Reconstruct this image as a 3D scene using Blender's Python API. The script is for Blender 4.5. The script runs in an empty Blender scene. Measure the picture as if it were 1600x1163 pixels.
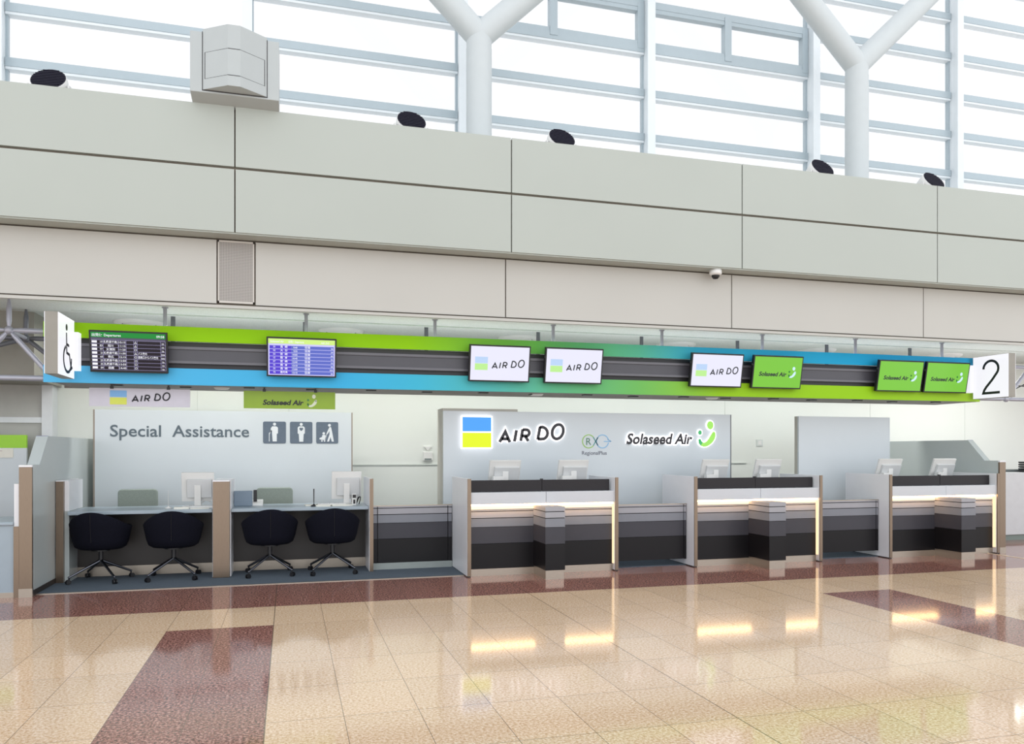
import bpy, math, random
from mathutils import Vector, Matrix

random.seed(4)
SC = bpy.context.scene
COL = SC.collection

# ------------------------------------------------------------------ camera, sky, lamps, exposure
cam_d = bpy.data.cameras.new('camera')
cam = bpy.data.objects.new('camera', cam_d)
COL.objects.link(cam)
cam.location = (0, 0, 1.45)
cam.rotation_euler = (math.pi / 2, 0, -math.atan(349 / 1230))
cam_d.sensor_fit = 'HORIZONTAL'
cam_d.sensor_width = 36
cam_d.lens = 1230 / 1600 * 36
cam_d.shift_y = (704 - 581.5) / 1600
cam_d.clip_end = 200
SC.camera = cam

world = bpy.data.worlds.new('overcast_sky')
SC.world = world
world.use_nodes = True
wt = world.node_tree
bg = wt.nodes['Background']
bg.inputs[0].default_value = (0.955, 0.975, 1.0, 1)
# overcast light, brighter low down on the hall side (-y), put in to fill faces under the overhang
wtc = wt.nodes.new('ShaderNodeTexCoord')
wse = wt.nodes.new('ShaderNodeSeparateXYZ')
wt.links.new(wtc.outputs['Generated'], wse.inputs[0])


def wmath(op, a, b):
    q = wt.nodes.new('ShaderNodeMath')
    q.operation = op
    for k, v in enumerate((a, b)):
        if isinstance(v, (int, float)):
            q.inputs[k].default_value = v
        elif v is not None:
            wt.links.new(v, q.inputs[k])
    return q.outputs[0]


front = wmath('MAXIMUM', wmath('MULTIPLY', wmath('SUBTRACT', 0.5, wse.outputs['Y']), 0.667), 0.0)
low = wmath('SUBTRACT', 1.0, wmath('ABSOLUTE', wse.outputs['Z'], None))
wt.links.new(wmath('ADD', wmath('MULTIPLY', wmath('MULTIPLY', front, low), 1.15), 1.08), bg.inputs[1])


def area_lamp(name, loc, sx, sy, power, color, rot=(0, 0, 0)):
    d = bpy.data.lights.new(name, 'AREA')
    d.shape = 'RECTANGLE'
    d.size, d.size_y = sx, sy
    d.energy = power
    d.color = color
    o = bpy.data.objects.new(name, d)
    o.location = loc
    o.rotation_euler = rot
    COL.objects.link(o)
    return o


# linear lamps along the ceiling of the staff zone, in front of the back wall, plus added uplights
for lx in (-1.0, 2.0, 5.0, 8.0, 11.0):
    area_lamp('ceiling_lamp', (lx, 10.4, 2.95), 2.8, 0.22, 37, (1.0, 0.985, 0.95))
    area_lamp('cove_lamp', (lx, 9.9, 2.32), 2.9, 0.3, 9, (0.94, 0.97, 1.0), (math.pi, 0, 0))  # unseen uplight added inside the board to brighten the ceiling

vs = SC.view_settings
vs.view_transform = 'Standard'
vs.look = 'None'
vs.gamma = 1
vs.use_curve_mapping = False
vs.exposure = 0.0


# ------------------------------------------------------------------ materials
def lin(c):
    def f(v):
        v /= 255.0
        return v / 12.92 if v <= 0.04045 else ((v + 0.055) / 1.055) ** 2.4
    return (f(c[0]), f(c[1]), f(c[2]), 1)


MATS = {}


def mat(name, rgb, rough=0.5, metal=0.0, var=0.03, scale=8.0, emit=0.0, stretch=None, spec=0.5, bump=0.0):
    if name in MATS:
        return MATS[name]
    m = bpy.data.materials.new(name)
    m.use_nodes = True
    nt = m.node_tree
    b = nt.nodes['Principled BSDF']
    b.inputs['Roughness'].default_value = rough
    b.inputs['Metallic'].default_value = metal
    b.inputs['Specular IOR Level'].default_value = spec
    tc = nt.nodes.new('ShaderNodeTexCoord')
    src = tc.outputs['Object']
    if stretch:
        mp = nt.nodes.new('ShaderNodeMapping')
        mp.inputs['Scale'].default_value = stretch
        nt.links.new(src, mp.inputs['Vector'])
        src = mp.outputs['Vector']
    n = nt.nodes.new('ShaderNodeTexNoise')
    n.inputs['Scale'].default_value = scale
    n.inputs['Detail'].default_value = 3
    nt.links.new(src, n.inputs['Vector'])
    r = nt.nodes.new('ShaderNodeValToRGB')
    c = lin(rgb)
    r.color_ramp.elements[0].position = 0.3
    r.color_ramp.elements[1].position = 0.7
    r.color_ramp.elements[0].color = (c[0] * (1 - var), c[1] * (1 - var), c[2] * (1 - var), 1)
    r.color_ramp.elements[1].color = (min(1, c[0] * (1 + var)), min(1, c[1] * (1 + var)), min(1, c[2] * (1 + var)), 1)
    nt.links.new(n.outputs['Fac'], r.inputs['Fac'])
    nt.links.new(r.outputs['Color'], b.inputs['Base Color'])
    if bump:
        bp = nt.nodes.new('ShaderNodeBump')
        bp.inputs['Strength'].default_value = bump
        bp.inputs['Distance'].default_value = 0.004
        nt.links.new(n.outputs['Fac'], bp.inputs['Height'])
        nt.links.new(bp.outputs['Normal'], b.inputs['Normal'])
    if emit:
        nt.links.remove(b.inputs['Base Color'].links[0])
        b.inputs['Base Color'].default_value = (c[0] * 0.12, c[1] * 0.12, c[2] * 0.12, 1)
        nt.links.new(r.outputs['Color'], b.inputs['Emission Color'])
        b.inputs['Emission Strength'].default_value = emit
    MATS[name] = m
    return m


def screen_mat(name, rgb, emit=0.95):
    return mat(name, rgb, rough=0.25, emit=emit, var=0.01, scale=2, spec=0.3)


FASCIA = mat('fascia_paint', (172, 178, 172), 0.55, var=0.012, scale=1.2)
BAND = mat('band_paint', (186, 185, 180), 0.55, var=0.012, scale=1.2)
GAP = mat('joint_shadow_gap', (112, 103, 92), 0.8)
CEIL = mat('ceiling_board', (206, 212, 208), 0.8, var=0.08, scale=60)
WHITEWALL = mat('white_wall', (222, 226, 221), 0.5, var=0.01, scale=1.5)
GREYWALL = mat('grey_wall', (150, 148, 140), 0.6)
PANEL = mat('grey_panel_laminate', (204, 212, 217), 0.35, var=0.015, scale=1.5)
PARTN = mat('pale_partition', (182, 190, 190), 0.25, var=0.02, scale=1.2)
SLOPE = mat('lavender_edge', (118, 120, 156), 0.2, var=0.03)  # lavender reflection on the sloping edge, put into its colour
WHITE = mat('white_laminate', (230, 231, 235), 0.3, var=0.01)
LEDGE = mat('ledge_laminate', (200, 203, 208), 0.3, var=0.01)
STEEL = mat('brushed_steel', (128, 113, 99), 0.30, 0.95, var=0.05, scale=30, stretch=(12, 12, 0.6))
STEELH = mat('brushed_steel_plinth', (170, 160, 148), 0.34, 0.85, var=0.05, scale=30, stretch=(0.6, 12, 12))
CHROME = mat('polished_leg_metal', (104, 106, 114), 0.3, 1.0, var=0.03)
PALE = mat('stripe_pale_grey', (162, 162, 168), 0.4, var=0.02, spec=0.35)
MIDG = mat('stripe_mid_grey', (130, 133, 141), 0.4, var=0.02, spec=0.35)
DARK = mat('stripe_dark_grey', (66, 66, 73), 0.4, var=0.03, spec=0.3)
BLACK = mat('stripe_black', (22, 21, 24), 0.4, var=0.04, spec=0.25)
GROOVE = mat('stripe_groove', (10, 10, 14), 0.8)
DSCREEN = mat('dark_upper_screen', (34, 31, 35), 0.4, var=0.04, spec=0.3)
BROWNBLK = mat('brown_black_panel', (50, 44, 41), 0.45, var=0.04)
WORKTOP = mat('blue_grey_worktop', (158, 172, 182), 0.3, var=0.02)
NAVY = mat('navy_chair_fabric', (15, 16, 27), 0.9, spec=0.15, var=0.12, scale=60, bump=0.2)
SEAM = mat('chair_seam', (14, 14, 20), 0.8)
GREYCH = mat('sage_chair_fabric', (142, 152, 144), 0.8, var=0.06, scale=70, bump=0.2)
BLKPL = mat('black_plastic', (24, 24, 28), 0.4, var=0.05)
WHPL = mat('white_plastic', (222, 222, 220), 0.35, var=0.015)
GRPL = mat('grey_plastic', (205, 207, 208), 0.4, var=0.02)
BLUEBOX = mat('blue_grey_plastic', (120, 136, 152), 0.45, var=0.03)
FRAME = mat('window_frame_paint', (170, 183, 190), 0.4, var=0.015)
FRAMEL = mat('window_bead_paint', (222, 228, 232), 0.4, var=0.015)  # on the rail lips this paler tone paints in the outside light
COLP = mat('white_column_paint', (192, 198, 200), 0.45, var=0.012)
EQUIP = mat('equipment_grey_paint', (174, 180, 181), 0.4, var=0.012)
DKLINE = mat('dark_seam_line', (60, 60, 62), 0.7)
TUBE = mat('truss_tube_paint', (168, 170, 182), 0.35, 0.3, var=0.03)
TRAY = mat('brown_grey_tray', (112, 102, 98), 0.5, var=0.05)
RAILB = mat('board_dark_rail', (44, 42, 46), 0.5)
RAILM = mat('board_mid_panel', (78, 78, 86), 0.4)
RAILL = mat('board_light_rail', (104, 104, 112), 0.35)
SIGNW = screen_mat('lit_white_acrylic', (246, 246, 252), 0.93)
SIGNSIDE = mat('sign_side_metal', (140, 136, 128), 0.4, 0.3)
INK = mat('black_ink', (18, 18, 30), 0.5)
GREYINK = mat('grey_lettering', (88, 102, 112), 0.5)
PICTO = mat('pictogram_slate', (92, 106, 122), 0.4, var=0.05, scale=20)
PICTOW = mat('pictogram_white', (222, 228, 232), 0.5)
LEDGLOW = mat('warm_led_strip', (255, 226, 186), 0.5, emit=1.5, var=0.005)
TRAYBLK = mat('tray_plastic', (42, 44, 48), 0.45)
PAPER = mat('white_paper', (228, 226, 216), 0.7)
LIME = mat('lime_panel', (150, 208, 30), 0.35, var=0.02)


def gradient_mat(name, stops):
    m = bpy.data.materials.new(name)
    m.use_nodes = True
    nt = m.node_tree
    b = nt.nodes['Principled BSDF']
    b.inputs['Roughness'].default_value = 0.5
    b.inputs['Specular IOR Level'].default_value = 0.15
    g = nt.nodes.new('ShaderNodeNewGeometry')
    s = nt.nodes.new('ShaderNodeSeparateXYZ')
    nt.links.new(g.outputs['Position'], s.inputs[0])
    mr = nt.nodes.new('ShaderNodeMapRange')
    mr.inputs['From Min'].default_value = -2.6
    mr.inputs['From Max'].default_value = 10.2
    nt.links.new(s.outputs['X'], mr.inputs['Value'])
    r = nt.nodes.new('ShaderNodeValToRGB')
    els = r.color_ramp.elements
    for i, (x, c) in enumerate(stops):
        p = (x + 2.6) / 12.8
        e = els[i] if i < 2 else els.new(p)
        e.position = p
        e.color = lin(c)
    nt.links.new(mr.outputs['Result'], r.inputs['Fac'])
    nt.links.new(r.outputs['Color'], b.inputs['Base Color'])
    return m


UPSTRIPE = gradient_mat('upper_stripe_print', [(-2.6, (156, 216, 16)), (10.2, (58, 176, 226)), (1.4, (150, 214, 14)),
                                              (3.0, (104, 186, 80)), (4.4, (92, 186, 152)), (5.3, (52, 178, 216)), (8, (30, 168, 222))])
LOSTRIPE = gradient_mat('lower_stripe_print', [(-2.6, (92, 186, 236)), (10.2, (160, 206, 60)), (0.6, (64, 176, 226)), (1.5, (68, 182, 214)),
                                              (3.2, (96, 182, 140)), (4.4, (112, 186, 96)), (5.6, (148, 200, 34)), (8, (150, 204, 28))])


def granite(name, base, dark, light):
    m = bpy.data.materials.new(name)
    m.use_nodes = True
    nt = m.node_tree
    N, L = nt.nodes, nt.links
    b = N['Principled BSDF']
    b.inputs['Roughness'].default_value = 0.08
    b.inputs['Specular IOR Level'].default_value = 0.5
    geo = N.new('ShaderNodeNewGeometry')
    n = N.new('ShaderNodeTexNoise')
    n.inputs['Scale'].default_value = 62
    n.inputs['Detail'].default_value = 2
    n.inputs['Roughness'].default_value = 0.7
    L.new(geo.outputs['Position'], n.inputs['Vector'])
    r = N.new('ShaderNodeValToRGB')
    e = r.color_ramp.elements
    e[0].position, e[0].color = 0.36, lin(dark)
    e[1].position, e[1].color = 0.66, lin(light)
    k = e.new(0.5)
    k.color = lin(base)
    L.new(n.outputs['Fac'], r.inputs['Fac'])
    sep = N.new('ShaderNodeSeparateXYZ')
    L.new(geo.outputs['Position'], sep.inputs[0])

    def math_(op, a, bv, c=None):
        q = N.new('ShaderNodeMath')
        q.operation = op
        for i, v in enumerate((a, bv, c)):
            if v is None:
                continue
            if isinstance(v, (int, float)):
                q.inputs[i].default_value = v
            else:
                L.new(v, q.inputs[i])
        return q.outputs[0]

    def line(coord, off, pitch, half):
        f = math_('FRACT', math_('DIVIDE', math_('SUBTRACT', coord, off), pitch), None)
        d = math_('ABSOLUTE', math_('SUBTRACT', f, 0.5), None)
        return math_('GREATER_THAN', d, 0.5 - half / pitch)

    X, Y = sep.outputs['X'], sep.outputs['Y']
    lx = line(X, -0.94, 0.41, 0.002)
    big = line(X, -0.12, 2.46, 0.0038)
    ly = line(Y, 0.72, 0.61, 0.002)
    yn = math_('LESS_THAN', Y, 7.0)
    ly = math_('MULTIPLY', ly, yn)
    ly2 = math_('COMPARE', Y, 7.64, 0.0016)
    ly3 = math_('COMPARE', Y, 8.30, 0.0016)
    s = math_('ADD', math_('ADD', math_('ADD', lx, big), math_('ADD', ly, ly2)), ly3)
    s = math_('MINIMUM', s, 1.0)
    # tile to tile tone
    tx = math_('FLOOR', math_('DIVIDE', math_('ADD', X, 0.94), 0.41), None)
    ty = math_('FLOOR', math_('DIVIDE', math_('SUBTRACT', Y, 0.72), 0.61), None)
    cmb = N.new('ShaderNodeCombineXYZ')
    L.new(tx, cmb.inputs[0])
    L.new(ty, cmb.inputs[1])
    wn = N.new('ShaderNodeTexWhiteNoise')
    L.new(cmb.outputs[0], wn.inputs['Vector'])
    tone = math_('MULTIPLY_ADD', wn.outputs['Value'], 0.09, 0.955)
    mul = N.new('ShaderNodeVectorMath')
    mul.operation = 'SCALE'
    L.new(r.outputs['Color'], mul.inputs[0])
    L.new(tone, mul.inputs['Scale'])
    mix = N.new('ShaderNodeMix')
    mix.data_type = 'RGBA'
    L.new(math_('MULTIPLY', s, 0.75), mix.inputs['Factor'])
    L.new(mul.outputs[0], mix.inputs['A'])
    mix.inputs['B'].default_value = lin((96, 84, 70))
    L.new(mix.outputs['Result'], b.inputs['Base Color'])
    return m


BEIGE = granite('beige_granite', (226, 196, 164), (204, 168, 132), (244, 224, 202))
REDG = granite('red_brown_granite', (146, 100, 90), (78, 46, 42), (202, 156, 144))
CARPET = mat('slate_carpet', (82, 94, 106), 0.95, var=0.15, scale=120, bump=0.4)


def glass_mat():
    m = bpy.data.materials.new('clear_window_glass')
    m.use_nodes = True
    nt = m.node_tree
    nt.nodes.remove(nt.nodes['Principled BSDF'])
    out = nt.nodes['Material Output']
    t = nt.nodes.new('ShaderNodeBsdfTransparent')
    g = nt.nodes.new('ShaderNodeBsdfGlossy')
    g.inputs['Roughness'].default_value = 0.02
    f = nt.nodes.new('ShaderNodeLayerWeight')
    pw = nt.nodes.new('ShaderNodeMath')
    pw.operation = 'POWER'
    pw.inputs[1].default_value = 5
    nt.links.new(f.outputs['Facing'], pw.inputs[0])
    ad = nt.nodes.new('ShaderNodeMath')
    ad.operation = 'MULTIPLY_ADD'
    ad.inputs[1].default_value = 0.6
    ad.inputs[2].default_value = 0.03
    nt.links.new(pw.outputs[0], ad.inputs[0])
    mx = nt.nodes.new('ShaderNodeMixShader')
    nt.links.new(ad.outputs[0], mx.inputs[0])
    nt.links.new(t.outputs[0], mx.inputs[1])
    nt.links.new(g.outputs[0], mx.inputs[2])
    nt.links.new(mx.outputs[0], out.inputs['Surface'])
    return m


GLASS = glass_mat()


# ------------------------------------------------------------------ geometry helpers
class MB:
    def __init__(self):
        self.v, self.f, self.mi, self.sm = [], [], [], []

    def add(self, verts, faces, mi=0, smooth=False):
        o = len(self.v)
        self.v += [tuple(p) for p in verts]
        for f in faces:
            self.f.append(tuple(i + o for i in f))
            self.mi.append(mi)
            self.sm.append(smooth)
        return self

    def box(self, x0, x1, y0, y1, z0, z1, mi=0):
        v = [(x0, y0, z0), (x1, y0, z0), (x1, y1, z0), (x0, y1, z0), (x0, y0, z1), (x1, y0, z1), (x1, y1, z1), (x0, y1, z1)]
        return self.add(v, [(0, 3, 2, 1), (4, 5, 6, 7), (0, 1, 5, 4), (1, 2, 6, 5), (2, 3, 7, 6), (3, 0, 4, 7)], mi)

    def prism(self, pts, d0, d1, axis='y', mi=0):
        """polygon pts (a,b) extruded: axis y -> (a, d, b); axis x -> (d, a, b); axis z -> (a, b, d)"""
        def P(a, b, d):
            return (a, d, b) if axis == 'y' else ((d, a, b) if axis == 'x' else (a, b, d))
        n = len(pts)
        v = [P(a, b, d0) for a, b in pts] + [P(a, b, d1) for a, b in pts]
        area = sum(pts[i][0] * pts[(i + 1) % n][1] - pts[(i + 1) % n][0] * pts[i][1] for i in range(n))
        flip = (area > 0) != (axis == 'y')
        f = [tuple(range(n)), tuple(range(2 * n - 1, n - 1, -1))] + [(i, n + i, n + (i + 1) % n, (i + 1) % n) for i in range(n)]
        if flip:
            f = [tuple(reversed(q)) for q in f]
        return self.add(v, f, mi)

    def tube(self, p0, p1, r0, r1=None, n=16, mi=0, caps=True):
        r1 = r0 if r1 is None else r1
        p0, p1 = Vector(p0), Vector(p1)
        d = (p1 - p0).normalized()
        a = d.orthogonal().normalized()
        b = d.cross(a)
        v = []
        for p, r in ((p0, r0), (p1, r1)):
            for i in range(n):
                t = 2 * math.pi * i / n
                v.append(p + (a * math.cos(t) + b * math.sin(t)) * r)
        o = len(self.v)
        self.add(v, [(i, (i + 1) % n, n + (i + 1) % n, n + i) for i in range(n)], mi, True)
        if caps:
            self.add(v, [tuple(range(n - 1, -1, -1)), tuple(range(n, 2 * n))], mi)
        return self

    def path(self, pts, r, n=8, mi=0):
        for a, b in zip(pts, pts[1:]):
            self.tube(a, b, r, n=n, mi=mi)
        return self

    def lathe(self, prof, c=(0, 0, 0), n=24, mi=0):
        v = []
        for r, z in prof:
            for i in range(n):
                t = 2 * math.pi * i / n
                v.append((c[0] + r * math.cos(t), c[1] + r * math.sin(t), c[2] + z))
        f = []
        for k in range(len(prof) - 1):
            for i in range(n):
                j = (i + 1) % n
                f.append((k * n + i, k * n + j, (k + 1) * n + j, (k + 1) * n + i))
        return self.add(v, f, mi, True)

    def ball(self, c, r, n=14, mi=0):
        prof = [(max(1e-4, r * math.sin(math.pi * k / 8)), -r * math.cos(math.pi * k / 8)) for k in range(9)]
        return self.lathe(prof, c, n, mi)

    def ribbon(self, pts, w, y0, y1, closed=False, mi=0):
        """mitred stroke in the xz plane, extruded from y0 to y1"""
        n = len(pts)
        L, R = [], []
        for i in range(n):
            p = Vector(pts[i])
            a = Vector(pts[i - 1]) if (i > 0 or closed) else None
            c = Vector(pts[(i + 1) % n]) if (i < n - 1 or closed) else None
            d1 = (p - a).normalized() if a is not None else (c - p).normalized()
            d2 = (c - p).normalized() if c is not None else d1
            n1, n2 = Vector((-d1.y, d1.x)), Vector((-d2.y, d2.x))
            m = (n1 + n2)
            m = m.normalized() if m.length > 1e-6 else n1
            k = 1 / max(0.45, m.dot(n1))
            L.append(p + m * (w / 2 * k))
            R.append(p - m * (w / 2 * k))
        segs = range(n if closed else n - 1)
        for i in segs:
            j = (i + 1) % n
            q = [L[i], R[i], R[j], L[j]]
            self.prism([(a.x, a.y) for a in q], y0, y1, 'y', mi)
        return self

    def build(self, name, mats, parent=None, loc=None, bevel=0.0, rot=None):
        me = bpy.data.meshes.new(name)
        me.from_pydata(self.v, [], self.f)
        for m in (mats if isinstance(mats, (list, tuple)) else [mats]):
            me.materials.append(m)
        for p, i, s in zip(me.polygons, self.mi, self.sm):
            p.material_index = i
            p.use_smooth = s
        me.update()
        o = bpy.data.objects.new(name, me)
        COL.objects.link(o)
        if parent:
            o.parent = parent
        if loc:
            o.location = loc
        if rot:
            o.rotation_euler = rot
        if bevel:
            b = o.modifiers.new('bevel', 'BEVEL')
            b.width = bevel
            b.segments = 2
            b.limit_method = 'ANGLE'
            b.angle_limit = math.radians(40)
        return o


def thing(name, label, cat, loc=(0, 0, 0), rot=(0, 0, 0), group=None):
    o = bpy.data.objects.new(name, None)
    COL.objects.link(o)
    o.empty_display_size = 0.1
    o.location = loc
    o.rotation_euler = rot
    return tag(o, label, cat, group)


def tag(o, label, cat, group=None):
    o['label'] = label
    o['category'] = cat
    if group:
        o['group'] = group
    return o


def struct(o, label=None):
    o['kind'] = 'structure'
    if label:
        o['label'] = label
    return o


def copy_tree(o, parent=None):
    c = o.copy()
    COL.objects.link(c)
    if parent:
        c.parent = parent
    for ch in list(o.children):
        copy_tree(ch, c)
    return c


def bx(name, m, parent, x0, x1, y0, y1, z0, z1, bevel=0.0):
    return MB().box(x0, x1, y0, y1, z0, z1).build(name, m, parent, bevel=bevel)


# --- text as flat mesh in the xz plane, normal towards -y
def text_data(s, shear=0.0, offset=0.0):
    cu = bpy.data.curves.new('lettering_outline', 'FONT')
    cu.body = s
    cu.size = 1
    cu.shear = shear
    cu.offset = offset
    cu.resolution_u = 3
    o = bpy.data.objects.new('lettering_outline', cu)
    COL.objects.link(o)
    dg = bpy.context.evaluated_depsgraph_get()
    dg.update()
    me = bpy.data.meshes.new_from_object(o.evaluated_get(dg))
    v = [(p.co.x, p.co.y) for p in me.vertices]
    f = [tuple(p.vertices) for p in me.polygons]
    bpy.data.objects.remove(o)
    bpy.data.curves.remove(cu)
    bpy.data.meshes.remove(me)
    return v, f


def bbox2(v):
    xs = [p[0] for p in v]
    ys = [p[1] for p in v]
    return min(xs), max(xs), min(ys), max(ys)


def add_text(mb, s, x, z, y, h=None, w=None, shear=0.0, offset=0.0, align='l', mi=0, ref=None, cap=0.72):
    """h is the size of a capital letter; w forces the total width; ref: text whose box is fitted (for halos)"""
    v, f = text_data(s, shear, offset)
    if not v:
        return
    rv = v if not ref else text_data(s, shear, ref[0])[0]
    a, b, c, d = bbox2(rv)
    sz = h / cap
    sx = sz if w is None else w / (b - a)
    ox = {'l': x - a * sx, 'c': x - (a + b) / 2 * sx, 'r': x - b * sx}[align]
    mb.add([(ox + p[0] * sx, y, z + p[1] * sz) for p in v], f, mi)


def add_bold(mb, s, x, z, y, h, w, shear, offset, mi=0, cap=0.72):
    """letters set one by one and widened by offset, so that neighbouring strokes never cancel"""
    plain = text_data(s)[0]
    a, b, _, _ = bbox2(plain)
    sz = h / cap
    sx = w / (b - a + shear * cap)
    for i, ch in enumerate(s):
        if ch == ' ':
            continue
        right = bbox2(text_data(s[:i + 1])[0])[1]
        g = bbox2(text_data(ch)[0])
        v, f = text_data(ch, 0.0, offset)
        dx = right - g[1]
        mb.add([(x + (p[0] + dx - a + shear * p[1]) * sx, y, z + p[1] * sz) for p in v], f, mi)


# --- airline style letters drawn as strokes inside boxes (unit boxes 0..1)
def arc(cx, cz, rx, rz, a0, a1, n=20):
    return [(cx + rx * math.cos(math.radians(a0 + (a1 - a0) * i / n)), cz + rz * math.sin(math.radians(a0 + (a1 - a0) * i / n))) for i in range(n + 1)]


STROKES = {
    'A': [([(0, 0), (0.56, 1), (1, 0)], False), ([(0.2, 0.30), (0.86, 0.30)], False)],
    'I': [([(0, 0), (1, 1)], False)],
    'R': [([(0, 0), (0.22, 1)], False), ([(0.22, 0.97), (0.62, 0.97)] + [(0.62 + 0.36 * math.sin(t), 0.70 + 0.27 * math.cos(t)) for t in [math.pi * i / 10 for i in range(1, 10)]] + [(0.60, 0.43), (0.12, 0.43)], False), ([(0.5, 0.43), (0.86, 0)], False)],
    'D': [([(0, 0), (0.24, 1)], False), ([(0.2, 0.96), (0.5, 0.97)] + [(0.42 + 0.56 * math.sin(t), 0.50 + 0.46 * math.cos(t)) for t in [math.pi * i / 14 for i in range(1, 14)]] + [(0.34, 0.04), (0.0, 0.04)], False)],
    'O': [([(0.5 + 0.5 * math.cos(t) + 0.10 * math.sin(t), 0.5 + 0.5 * math.sin(t)) for t in [2 * math.pi * i / 36 for i in range(36)]], True)],
}
AIRDO = [('A', 0.0, 0.0, 150, 150), ('I', 186, 8, 47, 160), ('R', 265, 15, 132, 165), ('D', 480, 32, 150, 182), ('O', 665, 42, 165, 200)]


def airdo(mb, x, z, w, y0, y1, stroke=28, mi=0):
    s = w / 835.0
    for ch, lx, lz, lw, lh in AIRDO:
        for pts, cl in STROKES[ch]:
            mb.ribbon([(x + (lx + 12 + p[0] * (lw - 22)) * s, z + (lz + 12 + p[1] * (lh - 24)) * s) for p in pts], stroke * s, y0, y1, cl, mi)


def smile(mb, x, z, h, y0, y1, grow=0.0, mi_big=0, mi_small=0):
    """mark of two dots and a crescent; (x, z) lower left, h its height"""
    def dot(cx, cz, rx, rz, mi):
        mb.prism([(x + h * (cx + (rx + grow) * math.cos(t)), z + h * (cz + (rz + grow) * math.sin(t))) for t in [2 * math.pi * i / 28 for i in range(28)]], y0, y1, 'y', mi)
    dot(0.52, 0.84, 0.135, 0.16, mi_big)
    dot(0.09, 0.56, 0.078, 0.09, mi_small)
    ctr = [(0.075, 0.27), (0.10, 0.19), (0.16, 0.13), (0.245, 0.10), (0.34, 0.115), (0.44, 0.17), (0.54, 0.265), (0.61, 0.37), (0.65, 0.46), (0.67, 0.53)]
    wid = [0.11, 0.145, 0.155, 0.155, 0.17, 0.19, 0.215, 0.22, 0.20, 0.14]
    left, right = [], []
    for i, (a, b) in enumerate(ctr):
        p, q = ctr[max(0, i - 1)], ctr[min(len(ctr) - 1, i + 1)]
        dx, dz = q[0] - p[0], q[1] - p[1]
        l = math.hypot(dx, dz)
        k = wid[i] / 2 + grow
        left.append((a - dz / l * k, b + dx / l * k))
        right.append((a + dz / l * k, b - dx / l * k))
    for i in range(len(ctr) - 1):
        q = [left[i], right[i], right[i + 1], left[i + 1]]
        mb.prism([(x + h * a, z + h * b) for a, b in q], y0, y1, 'y', mi_small if i < 2 else mi_big)
    for end, mi in ((0, mi_small), (len(ctr) - 1, mi_big)):
        k = wid[end] / 2 + grow
        mb.prism([(x + h * (ctr[end][0] + k * math.cos(t)), z + h * (ctr[end][1] + k * math.sin(t))) for t in [2 * math.pi * i / 20 for i in range(20)]], y0, y1, 'y', mi)


# ================================================================== THE SETTING
# floor of polished granite with red-brown bands
xs = [-14, -0.94, -0.12, 5.21, 6.03, 18]
ys = [-4, 6.82, 7.64, 12]
f = MB()
for j in range(3):
    for i in range(5):
        red = j == 2 or (j == 0 and i in (1, 3))
        x0, x1, y0, y1 = xs[i], xs[i + 1], ys[j], ys[j + 1]
        f.add([(x0, y0, 0), (x1, y0, 0), (x1, y1, 0), (x0, y1, 0)], [(0, 1, 2, 3)], 1 if red else 0)
f.box(-14, 18, -4, 12, -0.2, -0.002, 0)
struct(f.build('floor', [BEIGE, REDG]), 'polished beige granite floor with red-brown bands')
c = MB()
c.box(-2.44, 1.955, 8.93, 11.5, 0.0, 0.006)
c.box(1.955, 9.50, 8.98, 11.5, 0.0, 0.006)
struct(c.build('floor_carpet', CARPET), 'slate carpet under the desks and counters')
struct(MB().box(-2.44, 1.95, 8.905, 8.93, 0.0, 0.007).build('trim_1', STEELH), 'metal strip along the carpet edge')
struct(MB().box(9.46, 9.495, 5.0, 8.86, 0.0, 0.004).build('trim_2', mat('cream_strip', (236, 222, 196), 0.3)), 'cream strip in the floor beside the steel post')

# upper fascia of large panels
JX = [-0.54 + 3.003 * k for k in range(-3, 6)]
w_ = MB()
for a, b in zip(JX, JX[1:]):
    w_.box(a + 0.007, b - 0.007, 8.70, 8.735, 4.415, 5.04)
    w_.box(a + 0.007, b - 0.007, 8.70, 8.735, 3.73, 4.387)
w_.box(JX[0], JX[-1], 8.735, 8.95, 3.73, 5.03, 1)
w_.box(JX[0], JX[-1], 8.72, 8.95, 3.715, 3.73)
struct(w_.build('wall_upper', [FASCIA, GAP]), 'upper fascia of large pale panels')
LX = [-9.55, -6.55, -3.54, -0.735, -0.35, 2.461, 5.470, 8.473, 11.48, 14.48]
w_ = MB()
for a, b in zip(LX, LX[1:]):
    if a == -0.735:
        continue
    w_.box(a + 0.007, b - 0.007, 8.95, 8.98, 3.022, 3.70)
w_.box(LX[0], LX[-1], 8.98, 9.05, 3.0, 3.9, 1)
w_.box(LX[0], LX[-1], 8.93, 8.97, 2.972, 3.004)
struct(w_.build('wall_lower', [BAND, GAP]), 'recessed pale band under the upper fascia')
struct(MB().box(-14, 18, 8.95, 11.6, 4.80, 4.95).build('roof_deck', FASCIA), 'deck behind the fascia')
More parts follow.
